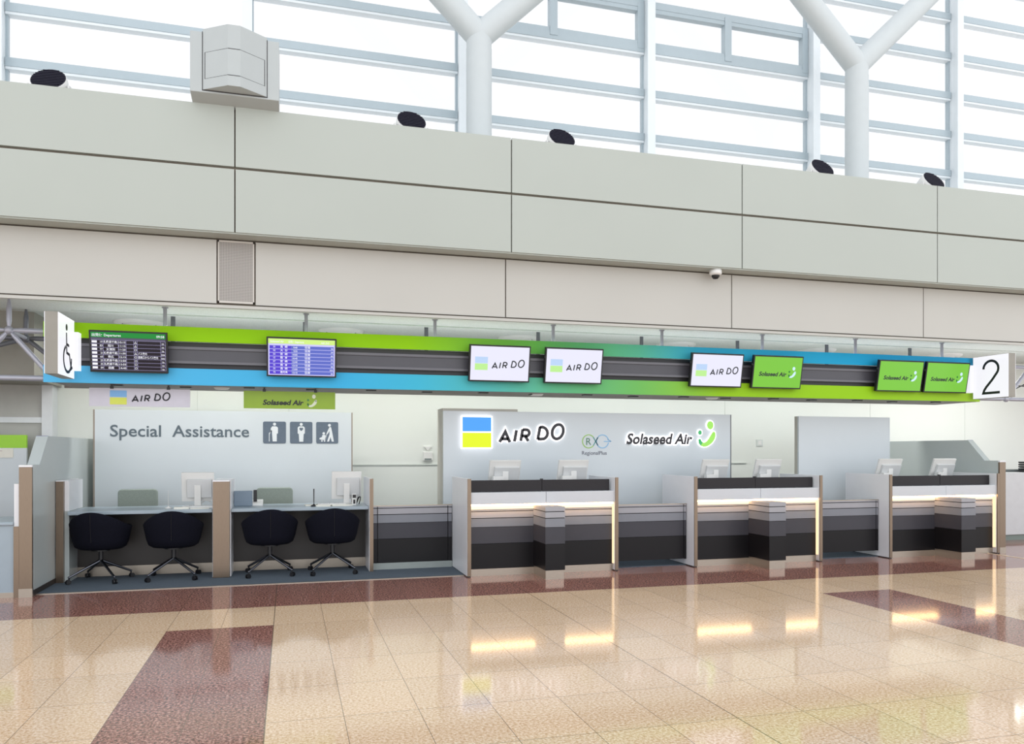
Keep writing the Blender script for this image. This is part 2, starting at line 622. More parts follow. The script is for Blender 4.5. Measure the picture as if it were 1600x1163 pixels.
# ceiling of the counter zone
cl = MB()
cl.box(-14, 18, 9.05, 11.6, 3.06, 3.1)
cl.box(-2.4, 18, 10.05, 10.11, 3.045, 3.06)
struct(cl.build('ceiling', CEIL), 'grey board ceiling over the counters')
bw = MB()
bw.box(-2.98, 18, 11.5, 11.6, 0, 4.85)
for xj in (-1.2, 0.0, 6.9, 9.75, 11.8):
    bw.box(xj, xj + 0.006, 11.496, 11.5, 1.25, 3.0, 1)
bw.box(0.85, 2.12, 11.485, 11.5, 1.235, 1.25, 1)
bw.box(6.0, 7.3, 11.485, 11.5, 1.235, 1.25, 1)
struct(bw.build('wall_back', [WHITEWALL, mat('wall_joint', (205, 210, 205), 0.6)]), 'white wall behind the counters')
struct(MB().box(-14, -2.85, 10.33, 11.6, 2.28, 3.06).build('wall_bulkhead', [GREYWALL]), 'grey bulkhead behind the truss')
lw = MB()
lw.box(-14, -2.98, 11.3, 11.6, 0, 2.28)
struct(lw.build('wall_left', mat('grey_back_panel', (176, 176, 172), 0.5)), 'grey wall behind the left-hand desk')
tr = MB()
tr.box(-14, -2.98, 11.27, 11.30, 1.80, 1.87)
tr.box(-3.02, -2.90, 11.26, 11.5, 0, 2.28)
struct(tr.build('trim_3', mat('pale_frame', (214, 218, 222), 0.4)), 'pale frame around the grey wall')

# window wall
MX = [-6.52, -3.52, -0.54, 2.45, 5.45, 8.46, 11.43, 14.43]
RZ = [4.98, 5.70, 6.40, 7.10, 7.79, 8.50, 9.20, 9.90, 10.6]
for k, (a, b) in enumerate(zip(MX, MX[1:])):
    e = bpy.data.objects.new('window_%d' % (k + 1), None)
    COL.objects.link(e)
    e.location = (a, 11.4, 4.95)
    struct(e, 'glazed bay of the high window wall')
    fr = MB()
    L = b - a
    for z in RZ:
        fr.box(0.05, L - 0.05, -0.02, 0.10, z - 4.95 - 0.055, z - 4.95 + 0.055)
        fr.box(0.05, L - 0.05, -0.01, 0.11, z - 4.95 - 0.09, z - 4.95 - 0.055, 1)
    fr.box(0.045, 0.075, 0.02, 0.09, 0, 5.65)
    fr.box(L - 0.075, L - 0.045, 0.02, 0.09, 0, 5.65)
    if k in (3, 4):
        z0, z1 = 7.79 - 4.95, 8.50 - 4.95
        xm = 1.44
        fr.box(xm - 0.06, xm + 0.06, -0.03, 0.09, z0, z1)
        fr.box(L - 0.16, L - 0.05, -0.024, 0.09, z0, z1)
        fr.box(0.05, L - 0.05, -0.014, 0.09, z0 + 0.05, z0 + 0.12)
        fr.box(0.05, L - 0.05, -0.014, 0.09, z1 - 0.12, z1 - 0.05)
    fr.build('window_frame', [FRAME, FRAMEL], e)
    g = MB()
    g.box(0.04, L - 0.04, 0.05, 0.058, 0.0, 5.65)
    g.build('pane', GLASS, e)
for k, x in enumerate(MX):
    m_ = MB()
    m_.box(x - 0.045, x + 0.045, 11.26, 11.50, 4.95, 10.65)
    m_.box(x - 0.065, x + 0.065, 11.22, 11.27, 4.95, 10.65)
    struct(m_.build('trim_%d' % (k + 4), FRAMEL), 'vertical mullion of the window wall')


# columns that fork into two arms
def column(x, zf, label):
    t = thing('forked_column', label, 'column', (x, 10.23, 4.95), group='white forked columns')
    s = MB()
    h = zf - 4.95
    s.tube((0, 0, 0), (0, 0, h - 0.17), 0.171, n=40)
    s.tube((0, 0, h - 0.17), (0, 0, h), 0.168, n=40)
    s.ball((0, 0, h), 0.168, 32)
    s.build('shaft', COLP, t)
    for sgn in (-1, 1):
        MB().tube((0, 0, h), (sgn * 3.6, 0, h + 3.45), 0.168, 0.16, n=40).build('arm', COLP, t)


column(2.445, 6.97, 'white round column forking into two arms, rising behind the wider fascia panel at mid photo')
column(8.43, 7.38, 'white round column forking into two arms, near the right end of the windows')

# ================================================================== THINGS ON THE FASCIA
# equipment housing
t = thing('equipment_housing', 'pale grey equipment box with a pointed front standing above the fascia', 'equipment box', (-0.525, 8.5, 5.04))
b = MB()
b.prism([(0, 0.03), (0, 0.64), (0.5, 0.64), (0.5, -0.02), (0.24, -0.02), (0.2, 0.0)], -0.43, 0.43, 'x')
b.build('housing', EQUIP, t, bevel=0.006)
b = MB()
pl = [(-0.31, 0.0), (-0.06, -0.17), (0.06, -0.17), (0.31, 0.0)]
b.prism(pl, 0.055, 0.60, 'z')
b.prism([(-0.31, 0.0), (-0.06, -0.17), (0.06, -0.17), (0.31, 0.0)], 0.60, 0.665, 'z')
b.build('angled_front', EQUIP, t)
ln = MB()
ln.box(-0.316, -0.310, -0.004, 0.0, 0.05, 0.64)
ln.box(0.310, 0.316, -0.004, 0.0, 0.05, 0.64)
ln.box(-0.316, 0.316, -0.005, 0.0, 0.046, 0.055)
for z in (0.16, 0.425):
    for p, q in zip(pl, pl[1:]):
        k = 0.93
        ln.tube((p[0] * k, p[1] - 0.012 if p[1] == 0 else p[1] - 0.001, z), (q[0] * k, q[1] - 0.012 if q[1] == 0 else q[1] - 0.001, z), 0.003, n=6)
for x in (-0.288, 0.288):
    ln.tube((x, -0.0165, 0.16), (x, -0.0165, 0.425), 0.003, n=6)
ln.build('hatch_seam', DKLINE, t)


# uplights behind the fascia edge
def uplight():
    t = thing('uplight', '', 'uplight', group='black faced uplights along the fascia top')
    # local axis of the lamp: towards -y and up
    body = MB()
    prof = [(0.001, -0.26), (0.10, -0.26), (0.155, -0.20), (0.170, -0.05), (0.170, 0.0), (0.160, 0.0)]
    body.lathe(prof, (0, 0, 0), 32)
    bo = body.build('lamp_body', WHPL, t, loc=(0, 0, 0.29), rot=(math.radians(57), 0, 0))
    d = MB()
    d.lathe([(0.001, -0.015), (0.166, -0.015), (0.166, 0.004), (0.16, 0.006)], (0, 0, 0), 32)
    for i in range(-5, 6):
        x = math.sqrt(max(0, 0.160 ** 2 - (i * 0.028) ** 2))
        d.box(-x, x, i * 0.028 - 0.004, i * 0.028 + 0.004, -0.01, 0.012)
    d.build('louvre', mat('louvre_navy_black', (26, 24, 44), 0.5), t, loc=(0, 0, 0.29), rot=(math.radians(57), 0, 0))
    y = MB()
    y.box(-0.2, -0.185, 0.0, 0.06, 0.0, 0.24)
    y.box(0.185, 0.2, 0.0, 0.06, 0.0, 0.24)
    y.box(-0.2, 0.2, -0.05, 0.05, 0.0, 0.02)
    y.build('yoke', WHPL, t)
    return t


UL = [(-2.36, 'uplight nearest the left edge of the photo, left of the grey equipment box'),
      (1.36, 'uplight left of the left-hand white column'),
      (3.19, 'uplight just right of the left-hand white column'),
      (6.89, 'uplight just left of the right-hand white column'),
      (8.72, 'uplight just right of the right-hand white column')]
u0 = uplight()
for i, (x, lb) in enumerate(UL):
    o = u0 if i == 0 else copy_tree(u0)
    o.location = (x, 9.02, 4.95)
    o.rotation_euler = (0, 0, -0.12 if i == 0 else 0.10)
    o['label'] = 'black louvred ' + lb

# perforated grille in the recessed band
t = thing('wall_grille', 'perforated grey metal grille set in the recessed pale band', 'vent grille', (-0.5425, 8.95, 3.03))
g = MB()
g.box(-0.185, 0.185, -0.004, 0.02, 0.0, 0.02)
g.box(-0.185, 0.185, -0.004, 0.02, 0.65, 0.67)
g.box(-0.185, -0.172, -0.004, 0.02, 0.0, 0.67)
g.box(0.172, 0.185, -0.004, 0.02, 0.0, 0.67)
g.build('grille_frame', mat('grille_frame_paint', (196, 192, 186), 0.5), t)
pm = bpy.data.materials.new('perforated_sheet')
pm.use_nodes = True
nt = pm.node_tree
vor = nt.nodes.new('ShaderNodeTexVoronoi')
vor.inputs['Scale'].default_value = 62
vor.inputs['Randomness'].default_value = 0
tc = nt.nodes.new('ShaderNodeTexCoord')
nt.links.new(tc.outputs['Object'], vor.inputs['Vector'])
rp = nt.nodes.new('ShaderNodeValToRGB')
rp.color_ramp.elements[0].position = 0.36
rp.color_ramp.elements[0].color = lin((120, 116, 112))
rp.color_ramp.elements[1].position = 0.44
rp.color_ramp.elements[1].color = lin((178, 174, 170))
nt.links.new(vor.outputs['Distance'], rp.inputs['Fac'])
nt.links.new(rp.outputs['Color'], nt.nodes['Principled BSDF'].inputs['Base Color'])
MB().box(-0.172, 0.172, 0.0, 0.016, 0.02, 0.65).build('perforated_sheet', pm, t)

# dome camera under the soffit
t = thing('dome_camera', 'small white dome security camera under the fascia edge', 'security camera', (5.15, 8.80, 3.715))
m_ = MB()
m_.lathe([(0.001, 0), (0.075, 0.0), (0.078, -0.05), (0.066, -0.065), (0.05, -0.07)], (0, 0, 0), 24)
m_.build('camera_base', WHPL, t)
MB().lathe([(0.05, -0.066), (0.048, -0.09), (0.03, -0.112), (0.001, -0.118)], (0, 0, 0), 20).build('dome', BLKPL, t)

# ================================================================== OVERHEAD BOARD
t = thing('overhead_board', 'long overhead board with lime and blue stripes hanging above the counters', 'sign board', (0, 9.45, 2.18))
BX0, BX1 = -2.52, 9.98
m_ = MB()
m_.box(BX0, BX1, 0.0, 0.03, 0.487, 0.65)
m_.build('upper_stripe', UPSTRIPE, t)
m_ = MB()
m_.box(BX0, BX1, 0.0, 0.03, 0.0, 0.185)
m_.build('lower_stripe', LOSTRIPE, t)
m_ = MB()
m_.box(BX0, BX1, 0.06, 0.09, 0.185, 0.487, 0)
m_.box(BX0, BX1, 0.035, 0.06, 0.27, 0.40, 1)
m_.box(BX0, BX1, 0.015, 0.06, 0.40, 0.43, 2)
m_.box(BX0, BX1, 0.015, 0.06, 0.242, 0.27, 2)
m_.build('equipment_rail', [RAILB, RAILM, RAILL], t)
m_ = MB()
m_.box(BX0 + 0.1, BX1, 0.03, 0.85, 0.0, 0.03)
m_.box(BX0, BX1, 0.82, 0.85, 0.0, 0.12)
m_.build('underside_tray', TRAY, t)
for i in range(17):
    x = -1.9 + i * 0.7
    MB().box(x, x + 0.12, 0.16 + 0.1 * (i % 2), 0.24 + 0.1 * (i % 2), -0.012, 0.0).build('spotlight_slot', BLKPL, t)
for x in (-0.75, 3.1, 5.65):
    MB().lathe([(0.001, -0.02), (0.07, -0.02), (0.09, 0.0)], (x, 0.3, 0), 20).build('detector', WHPL, t)
for k in range(8):
    x = -1.335 + 1.533 * k
    m_ = MB()
    m_.tube((x, 0.12, 0.64), (x, 0.12, 0.88), 0.021, n=12)
    m_.tube((x, 0.12, 0.865), (x, 0.12, 0.88), 0.035, n=12)
    m_.build('hanging_rod', TUBE, t)
    m_ = MB()
    m_.tube((x, 0.75, 0.1), (x, 0.75, 0.88), 0.026, n=12)
    m_.build('hanging_rod', mat('dark_rod', (98, 100, 106), 0.5), t)
for x, k in ((-2.19, -0.12), (9.755, -0.08)):
    bx('end_bracket', SIGNW, t, x - 0.04, x + 0.035, k, -0.002, 0.125, 0.53)


# trusses at both ends of the board
def truss(name, label, nodes, tubes, mats_):
    t = thing(name, label, 'truss', nodes[0])
    o = Vector(nodes[0])
    for n_ in nodes:
        MB().ball(Vector(n_) - o, 0.045).build('node_ball', mats_, t)
    for a, b_, r in tubes:
        a, b_ = Vector(a) - o, Vector(b_) - o
        d = (b_ - a).normalized()
        m_ = MB()
        m_.tube(a, a + d * 0.1, 0.012, r, n=12)
        m_.tube(a + d * 0.1, b_ - d * 0.1, r, n=14)
        m_.tube(b_ - d * 0.1, b_, r, 0.012, n=12)
        m_.build('tube', mats_, t)
    return t


DKT = mat('dark_truss_tube', (112, 114, 122), 0.4, 0.3)
nz, bz = 2.728, 2.222
truss('truss', 'grey tubular truss with ball joints left of the wheelchair sign', [(-2.857, 9.5, nz), (-2.88, 10.2, nz - 0.004), (-2.44, 9.5, bz)],
      [((-2.857, 9.5, nz), (-2.857, 9.5, 3.06), 0.026), ((-2.857, 9.5, nz), (-2.44, 9.5, bz), 0.026), ((-2.857, 9.5, nz), (-3.28, 9.5, bz), 0.026),
       ((-2.857, 9.5, nz), (-1.9, 9.52, nz), 0.028), ((-2.857, 9.5, nz), (-4.39, 9.5, nz), 0.026), ((-2.857, 9.5, nz), (-2.88, 10.2, nz), 0.02),
       ((-2.44, 9.5, bz), (-4.0, 9.5, bz), 0.03),
       ], TUBE)
truss('truss', 'dark tubular truss behind the grey truss left of the wheelchair sign', [(-2.88, 10.15, nz - 0.004), (-3.9, 10.15, nz - 0.004)],
      [((-2.88, 10.15, nz), (-2.88, 10.15, 3.06), 0.026), ((-2.88, 10.15, nz), (-2.35, 10.02, 2.3), 0.026), ((-2.88, 10.15, nz), (-3.7, 9.85, 2.4), 0.026),
       ((-2.88, 10.15, nz), (-1.9, 10.1, nz), 0.028), ((-2.88, 10.15, nz), (-4.4, 10.1, nz), 0.026)], DKT)
truss('truss', 'grey tubular truss with ball joints right of the number sign', [(10.53, 9.5, 2.232), (10.99, 9.5, nz)],
      [((10.53, 9.5, 2.232), (10.99, 9.5, nz), 0.026), ((10.99, 9.5, nz), (9.7, 9.52, nz), 0.028), ((10.99, 9.5, nz), (12.5, 9.5, nz), 0.026),
       ((10.53, 9.5, 2.232), (12.2, 9.5, 2.232), 0.03), ((10.53, 9.5, 2.232), (9.9, 9.52, 2.232), 0.03), ((10.99, 9.5, nz), (10.99, 9.5, 3.06), 0.026), ((10.99, 9.5, nz), (11.45, 9.5, 2.232), 0.026)], TUBE)
m_ = MB()
pts = [(10.62, 9.6, 2.62 - 0.22 * math.sin(math.pi * i / 12), ) for i in range(1)]
pts = [(10.35 + 1.3 * i / 14, 9.62, 2.62 - 0.17 * math.sin(math.pi * i / 14)) for i in range(15)]
m_.path(pts, 0.009)
m_.path([(10.35 + 1.3 * i / 14, 9.66, 2.55 - 0.10 * math.sin(math.pi * i / 14) + 0.05 * math.sin(i * 0.9)) for i in range(15)], 0.008)
tag(m_.build('cable', BLKPL), 'dark cables looped through the truss right of the number sign', 'cable')


# box signs at the two ends
def box_sign(label, x0, x1, y0, facing):
    t = thing('box_sign', label, 'sign', ((x0 + x1) / 2, y0 + 0.3, 2.208))
    w = (x1 - x0) / 2
    b_ = MB()
    b_.box(-w, w, -0.3, 0.3, 0, 0.62)
    b_.build('case', SIGNSIDE, t, bevel=0.004)
    for s in (-1, 1):
        bx('lit_face', SIGNW, t, s * w - (0.004 if s > 0 else 0.006), s * w + (0.006 if s > 0 else 0.004), -0.297, 0.297, 0.004, 0.616)
    return t, w


t, w = box_sign('lit white box sign with a wheelchair symbol at the left end of the overhead board', -2.315, -2.20, 8.73, 1)
# the symbol is drawn in (u, z) and laid on the +x face (u runs along +y)
sy = MB()
sy.prism([(0.013 + 0.030 * math.cos(a) - 0.02, 0.505 + 0.034 * math.sin(a)) for a in [2 * math.pi * i / 20 for i in range(20)]], 0, 0.003, 'x')


def rib_x(mb, pts, w_, d0, d1, closed=False, flip=1):
    tmp = MB().ribbon(pts, w_, d0, d1, closed)
    mb.add([(flip * p[1], p[0], p[2]) for p in tmp.v], tmp.f if flip < 0 else [tuple(reversed(q)) for q in tmp.f])


rib_x(sy, [(-0.012, 0.45), (-0.002, 0.245), (0.10, 0.235), (0.165, 0.095), (0.215, 0.115)], 0.028, 0, 0.003)
rib_x(sy, [(-0.006, 0.335), (0.085, 0.325)], 0.026, 0, 0.003)
rib_x(sy, [(0.03 + 0.15 * math.cos(math.radians(a)), 0.185 + 0.135 * math.sin(math.radians(a))) for a in range(118, 372, 10)], 0.03, 0, 0.003)
sy.build('wheelchair_symbol', INK, t, loc=(w + 0.006, 0, 0))

t, w = box_sign('lit white box sign with a large number two, right of the overhead board', 9.785, 9.905, 8.78, -1)
two = MB()
# seen from -x: u to the right means -y
crv = [(-0.125, 0.425)] + [(0.0 + 0.125 * math.cos(math.radians(a)), 0.425 + 0.115 * math.sin(math.radians(a))) for a in range(170, -45, -12)] + [(0.02, 0.26), (-0.075, 0.165), (-0.11, 0.12), (-0.128, 0.075), (0.15, 0.075)]
tmp = MB().ribbon(crv, 0.036, 0, 0.003)
two.add([(-p[1], -p[0], p[2]) for p in tmp.v], [tuple(reversed(q)) for q in tmp.f])
two.build('number', INK, t, loc=(-w - 0.006, -0.01, 0))
tag_root = t


# ---------------------------------------------------------------- monitors on the board
SCR_W, SCR_H = 0.772, 0.447
TILT = math.asin(0.08 / 0.447)


def board_screen(x, label, face):
    t = thing('display_screen', label, 'screen', (x, 9.315, 2.512), (TILT, 0, 0), group='screens on the overhead board')
    w_, h_ = SCR_W / 2, SCR_H / 2
    MB().box(-w_, w_, 0.0, 0.05, -h_, h_).build('bezel', BLKPL, t, bevel=0.004)
    bx('screen', face, t, -w_ + 0.018, w_ - 0.018, -0.003, 0.002, -h_ + 0.018, h_ - 0.018)
    bx('mount', RAILB, t, -0.1, 0.1, 0.05, 0.09, -0.08, 0.08)
    return t


SW = screen_mat('screen_white', (232, 232, 250), 0.92)
SG = screen_mat('screen_green', (122, 196, 62), 0.95)
SBLUE = screen_mat('screen_pale_blue', (188, 214, 248), 0.9)
SLIME = screen_mat('screen_pale_lime', (190, 240, 150), 0.9)
SINK = mat('screen_ink', (22, 30, 40), 0.4)
SPALE = screen_mat('screen_pale_mark', (206, 236, 250), 0.95)
SDKGREEN = screen_mat('screen_dark_green', (40, 128, 50), 0.9)


def airdo_screen(x, label):
    t = board_screen(x, label, SW)
    bx('logo_top', SBLUE, t, -0.315, -0.155, -0.005, -0.003, 0.0, 0.078)
    bx('logo_bottom', SLIME, t, -0.315, -0.155, -0.005, -0.003, -0.082, -0.004)
    m_ = MB()
    airdo(m_, -0.105, -0.065, 0.42, -0.005, -0.0025, 29)
    m_.build('lettering', SINK, t)


def green_screen(x, label):
    t = board_screen(x, label, SG)
    m_ = MB()
    add_bold(m_, 'Solaseed Air', -0.29, -0.052, -0.006, 0.056, 0.43, 0.2, 0.034)
    m_.build('lettering', SINK, t)
    m_ = MB()
    smile(m_, 0.165, -0.075, 0.155, -0.006, -0.0025, 0, 0, 1)
    m_.build('smile_mark', [SPALE, SDKGREEN], t)


airdo_screen(2.49, 'white screen with pale logo square, left one over the first counter')
airdo_screen(3.455, 'white screen with pale logo square, right one over the first counter')
airdo_screen(5.475, 'white screen with pale logo square, directly left of a green screen')
green_screen(6.40, 'green screen with dark lettering, directly right of a white screen')
green_screen(8.42, 'green screen with dark lettering, second from the number sign')
green_screen(9.24, 'green screen with dark lettering, next to the number sign')

# departures screen
SNAVY = screen_mat('screen_night', (22, 14, 30), 0.9)
SHEAD = screen_mat('screen_head_green', (12, 140, 52), 0.9)
SGRID = screen_mat('screen_grid', (186, 180, 226), 0.8)
STXT = screen_mat('screen_text_white', (244, 244, 255), 0.95)
t = board_screen(-1.66, 'black departures screen with a green header at the left end of the board', SNAVY)
w_, h_ = SCR_W / 2 - 0.018, SCR_H / 2 - 0.018
bx('header_bar', SHEAD, t, -w_, w_, -0.005, -0.003, h_ - 0.055, h_)
gr = MB()
rz0 = h_ - 0.083
rh = (2 * h_ - 0.083 - 0.012) / 8
gr.box(-w_, w_, -0.005, -0.003, rz0 + 0.001, rz0 + 0.026, 1)
cols = [-w_ + 0.118, -w_ + 0.265, -w_ + 0.342, -w_ + 0.418, -w_ + 0.452, w_ - 0.05, w_ - 0.003]
for k in range(9):
    gr.box(-w_, w_, -0.0055, -0.003, rz0 - k * rh - 0.0012, rz0 - k * rh + 0.0012)
for x in cols:
    gr.box(x - 0.0012, x + 0.0012, -0.0055, -0.003, rz0 - 8 * rh, rz0)
gr.build('table_grid', [SGRID, screen_mat('screen_grid_head', (92, 88, 112), 0.8)], t)
tx = MB()
add_text(tx, '出発便 Departures', -w_ + 0.012, h_ - 0.043, -0.006, h=0.026, offset=0.01)
add_text(tx, '09:58', w_ - 0.012, h_ - 0.043, -0.006, h=0.026, align='r', offset=0.01)
rows = [('19', '札幌(新千歳)', '10:15', 't', '', '55'), ('83', '旭川', '11:15', 't', '', '55'), ('77', '女満別', '11:20', 'o', '', '56'), ('21', '札幌(新千歳)', '11:50', 't', 'バス案内', '504'),
        ('65', '帯広', '12:15', 'o', '搭乗口からバス案内', '502'), ('23', '札幌(新千歳)', '12:50', 'o', '', '56'), ('25', '札幌(新千歳)', '13:50', 'o', '', '55'), ('59', '函館', '14:40', 'o', '', '56')]
for k, (a, b_, c_, s_, r_, g_) in enumerate(rows):
    z = rz0 - (k + 1) * rh + 0.010
    tx.box(-w_ + 0.008, -w_ + 0.058, -0.006, -0.003, z - 0.001, z + 0.022)
    add_text(tx, a, -w_ + 0.112, z, -0.006, h=0.02, align='r', offset=0.012)
    add_text(tx, b_, -w_ + 0.19, z, -0.006, h=0.021, align='c', offset=0.012, w=0.135 if len(b_) > 5 else None)
    add_text(tx, c_, -w_ + 0.304, z, -0.006, h=0.02, align='c', offset=0.012, w=0.065)
    cx = -w_ + 0.435
    if s_ == 't':
        tx.ribbon([(cx - 0.010, z), (cx, z + 0.02), (cx + 0.010, z)], 0.003, -0.006, -0.003, True)
    else:
        tx.ribbon([(cx + 0.010 * math.cos(q), z + 0.010 + 0.010 * math.sin(q)) for q in [2 * math.pi * i / 14 for i in range(14)]], 0.003, -0.006, -0.003, True)
    if r_:
        add_text(tx, r_, -w_ + 0.458, z, -0.006, h=0.021, offset=0.012, w=0.021 * len(r_) * 1.05)
    add_text(tx, g_, w_ - 0.027, z - 0.004, -0.006, h=0.018, align='c', offset=0.012)
tx.build('lettering', STXT, t)

# purple flight screen
SPURP = screen_mat('screen_violet', (84, 62, 208), 0.9)
SPBLU = screen_mat('screen_slate_blue', (92, 106, 196), 0.95)
SPBOR = screen_mat('screen_lilac', (206, 204, 255), 0.9)
SPHEAD = screen_mat('screen_pale_green_head', (206, 238, 132), 0.95)
t = board_screen(0.146, 'violet flight list screen with a pale green header, second screen from the left', SPBOR)
bx('header_bar', SPHEAD, t, -w_, w_, -0.005, -0.003, h_ - 0.055, h_)
rr = MB()
tx = MB()
rz0 = h_ - 0.075
rh = (2 * h_ - 0.075 - 0.008) / 8
dest = ['長崎', '大分', '宮崎', '熊本', '宮崎', '熊本', '長崎', '鹿児島']
tm = ['9:40', '9:55', '10:05', '10:45', '12:40', '12:10', '13:00', '13:10']
num = ['35', '93', '55', '13', '57', '15', '35', '75']
gate = ['58', '59', '60', '52', '53', '58', '503', '58']
for k in range(8):
    z1 = rz0 - k * rh - 0.002
    z0 = z1 - rh + 0.005
    rr.box(-w_ + 0.014, -w_ + 0.25, -0.005, -0.003, z0, z1, 0)
    rr.box(-w_ + 0.25, w_ - 0.014, -0.005, -0.003, z0, z1, 1)
    z = z0 + 0.012
    add_text(tx, num[k], -w_ + 0.065, z, -0.006, h=0.019, align='c', offset=0.01)
    d = dest[k]
    add_text(tx, d[0] + ('  ' if len(d) == 2 else '') + d[1:], -w_ + 0.17, z, -0.006, h=0.021, align='c', offset=0.012, w=0.08)
    add_text(tx, tm[k], -w_ + 0.318, z - 0.003, -0.006, h=0.019, align='r', offset=0.01)
    add_text(tx, '空席', -w_ + 0.43, z - 0.003, -0.006, h=0.022, align='c', offset=0.012, w=0.06)
    add_text(tx, gate[k], w_ - 0.022, z - 0.006, -0.006, h=0.018, align='r', offset=0.01)
add_text(tx, 'Solaseed Air', -w_ + 0.02, h_ - 0.042, -0.006, h=0.024, offset=0.012, shear=0.2, w=0.15)
add_text(tx, '出発便 Departures', -w_ + 0.22, h_ - 0.042, -0.006, h=0.022, offset=0.012, w=0.17)
add_text(tx, 'AIR DO', w_ - 0.16, h_ - 0.044, -0.006, h=0.02, offset=0.012, shear=0.2)
rr.build('flight_rows', [SPURP, SPBLU], t)
tx.build('lettering', STXT, t)


# ---------------------------------------------------------------- hanging name plates
def hanging_sign(x, label, m):
    t = thing('hanging_sign', label, 'sign', (x, 9.6, 1.938))
    MB().box(-0.517, 0.517, 0, 0.012, 0, 0.203).build('plate', m, t)
    for s in (-0.29, 0.29):
        k = MB()
        k.box(s - 0.018, s + 0.018, -0.006, 0.018, 0.195, 0.225)
        k.box(s - 0.009, s + 0.009, 0.0, 0.012, 0.22, 0.245)
        k.build('clip', BLKPL, t)
    return t


t = hanging_sign(-1.594, 'pale lilac plate with a blue and yellow logo square hanging under the board', mat('lilac_plate', (198, 196, 208), 0.4))
bx('logo_top', mat('logo_blue_print', (118, 172, 222), 0.4), t, -0.31, -0.14, -0.002, 0.0, 0.105, 0.178)
bx('logo_bottom', mat('logo_yellow_print', (208, 216, 84), 0.4), t, -0.31, -0.14, -0.002, 0.0, 0.022, 0.099)
m_ = MB()
airdo(m_, -0.09, 0.05, 0.40, -0.003, 0.0, 32)
m_.build('lettering', INK, t)
t = hanging_sign(0.017, 'olive green plate with black lettering and a smile mark hanging under the board', mat('olive_plate', (134, 166, 34), 0.4))
m_ = MB()
add_bold(m_, 'Solaseed Air', -0.305, 0.045, -0.003, 0.058, 0.46, 0.2, 0.034)
m_.build('lettering', INK, t)
m_ = MB()
smile(m_, 0.19, 0.018, 0.155, -0.003, 0.0, 0, 0, 1)
m_.build('smile_mark', [mat('mark_pale', (206, 214, 190), 0.4), mat('mark_green', (60, 120, 50), 0.4)], t)

# ceiling diffusers
dm = MB()
dm.lathe([(0.30, 0.0), (0.29, -0.02), (0.25, -0.045), (0.22, -0.03), (0.20, -0.02)], n=36)
DIF_LB = ['above the black departures screen', 'right of the violet flight screen', 'over the pair of white screens', 'left of the white screen beside the green one',
          'between the two groups of green screens', 'above the green screen by the number sign']
first = None
for i in range(6):
    x = -1.81 + 2.49 * i
    if first is None:
        t = thing('ceiling_diffuser', '', 'ceiling vent', group='round ceiling diffusers')
        dm.build('outer_ring', WHPL, t)
        MB().lathe([(0.19, 0.0), (0.18, -0.04), (0.14, -0.055), (0.12, -0.03), (0.11, -0.02)], n=32).build('middle_ring', WHPL, t)
        MB().lathe([(0.10, 0.0), (0.095, -0.05), (0.05, -0.065), (0.001, -0.065)], n=28).build('centre_cone', WHPL, t)
        MB().lathe([(0.001, -0.008), (0.27, -0.008), (0.27, 0.0)], n=32).build('duct_mouth', mat('duct_dark', (52, 54, 56), 0.7), t)
        first = t
    else:
        t = copy_tree(first)
    t.location = (x, 10.82, 3.06)
    t['label'] = 'round white ceiling diffuser ' + DIF_LB[i]

# ================================================================== BACKDROP PANELS
t = thing('backdrop_panel', 'grey backdrop panel reading Special Assistance with three pictograms', 'panel', (-2.355, 11.0, 0.006))
MB().box(0, 3.183, 0, 0.06, 0, 1.962).build('board', PANEL, t)
bx('edge_strip', mat('panel_edge', (150, 140, 130), 0.5), t, 3.183, 3.20, 0.0, 0.06, 0, 1.962)
bx('edge_strip', mat('panel_edge', (150, 140, 130), 0.5), t, -0.02, 0.0, 0.0, 0.06, 0, 1.962)
m_ = MB()
add_text(m_, 'Special  Assistance', 0.176, 1.622, -0.003, h=0.152, w=1.675, offset=0.012)
m_.build('lettering', GREYINK, t)


def rrect(x0, x1, z0, z1, r=0.02):
    pts = []
    for cx, cz, a0 in ((x1 - r, z1 - r, 0), (x0 + r, z1 - r, 90), (x0 + r, z0 + r, 180), (x1 - r, z0 + r, 270)):
        pts += [(cx + r * math.cos(math.radians(a0 + a)), cz + r * math.sin(math.radians(a0 + a))) for a in (0, 30, 60, 90)]
    return pts


def disc(mb, cx, cz, r, y0, y1, mi=0, n=20):
    mb.prism([(cx + r * math.cos(2 * math.pi * i / n), cz + r * math.sin(2 * math.pi * i / n)) for i in range(n)], y0, y1, 'y', mi)


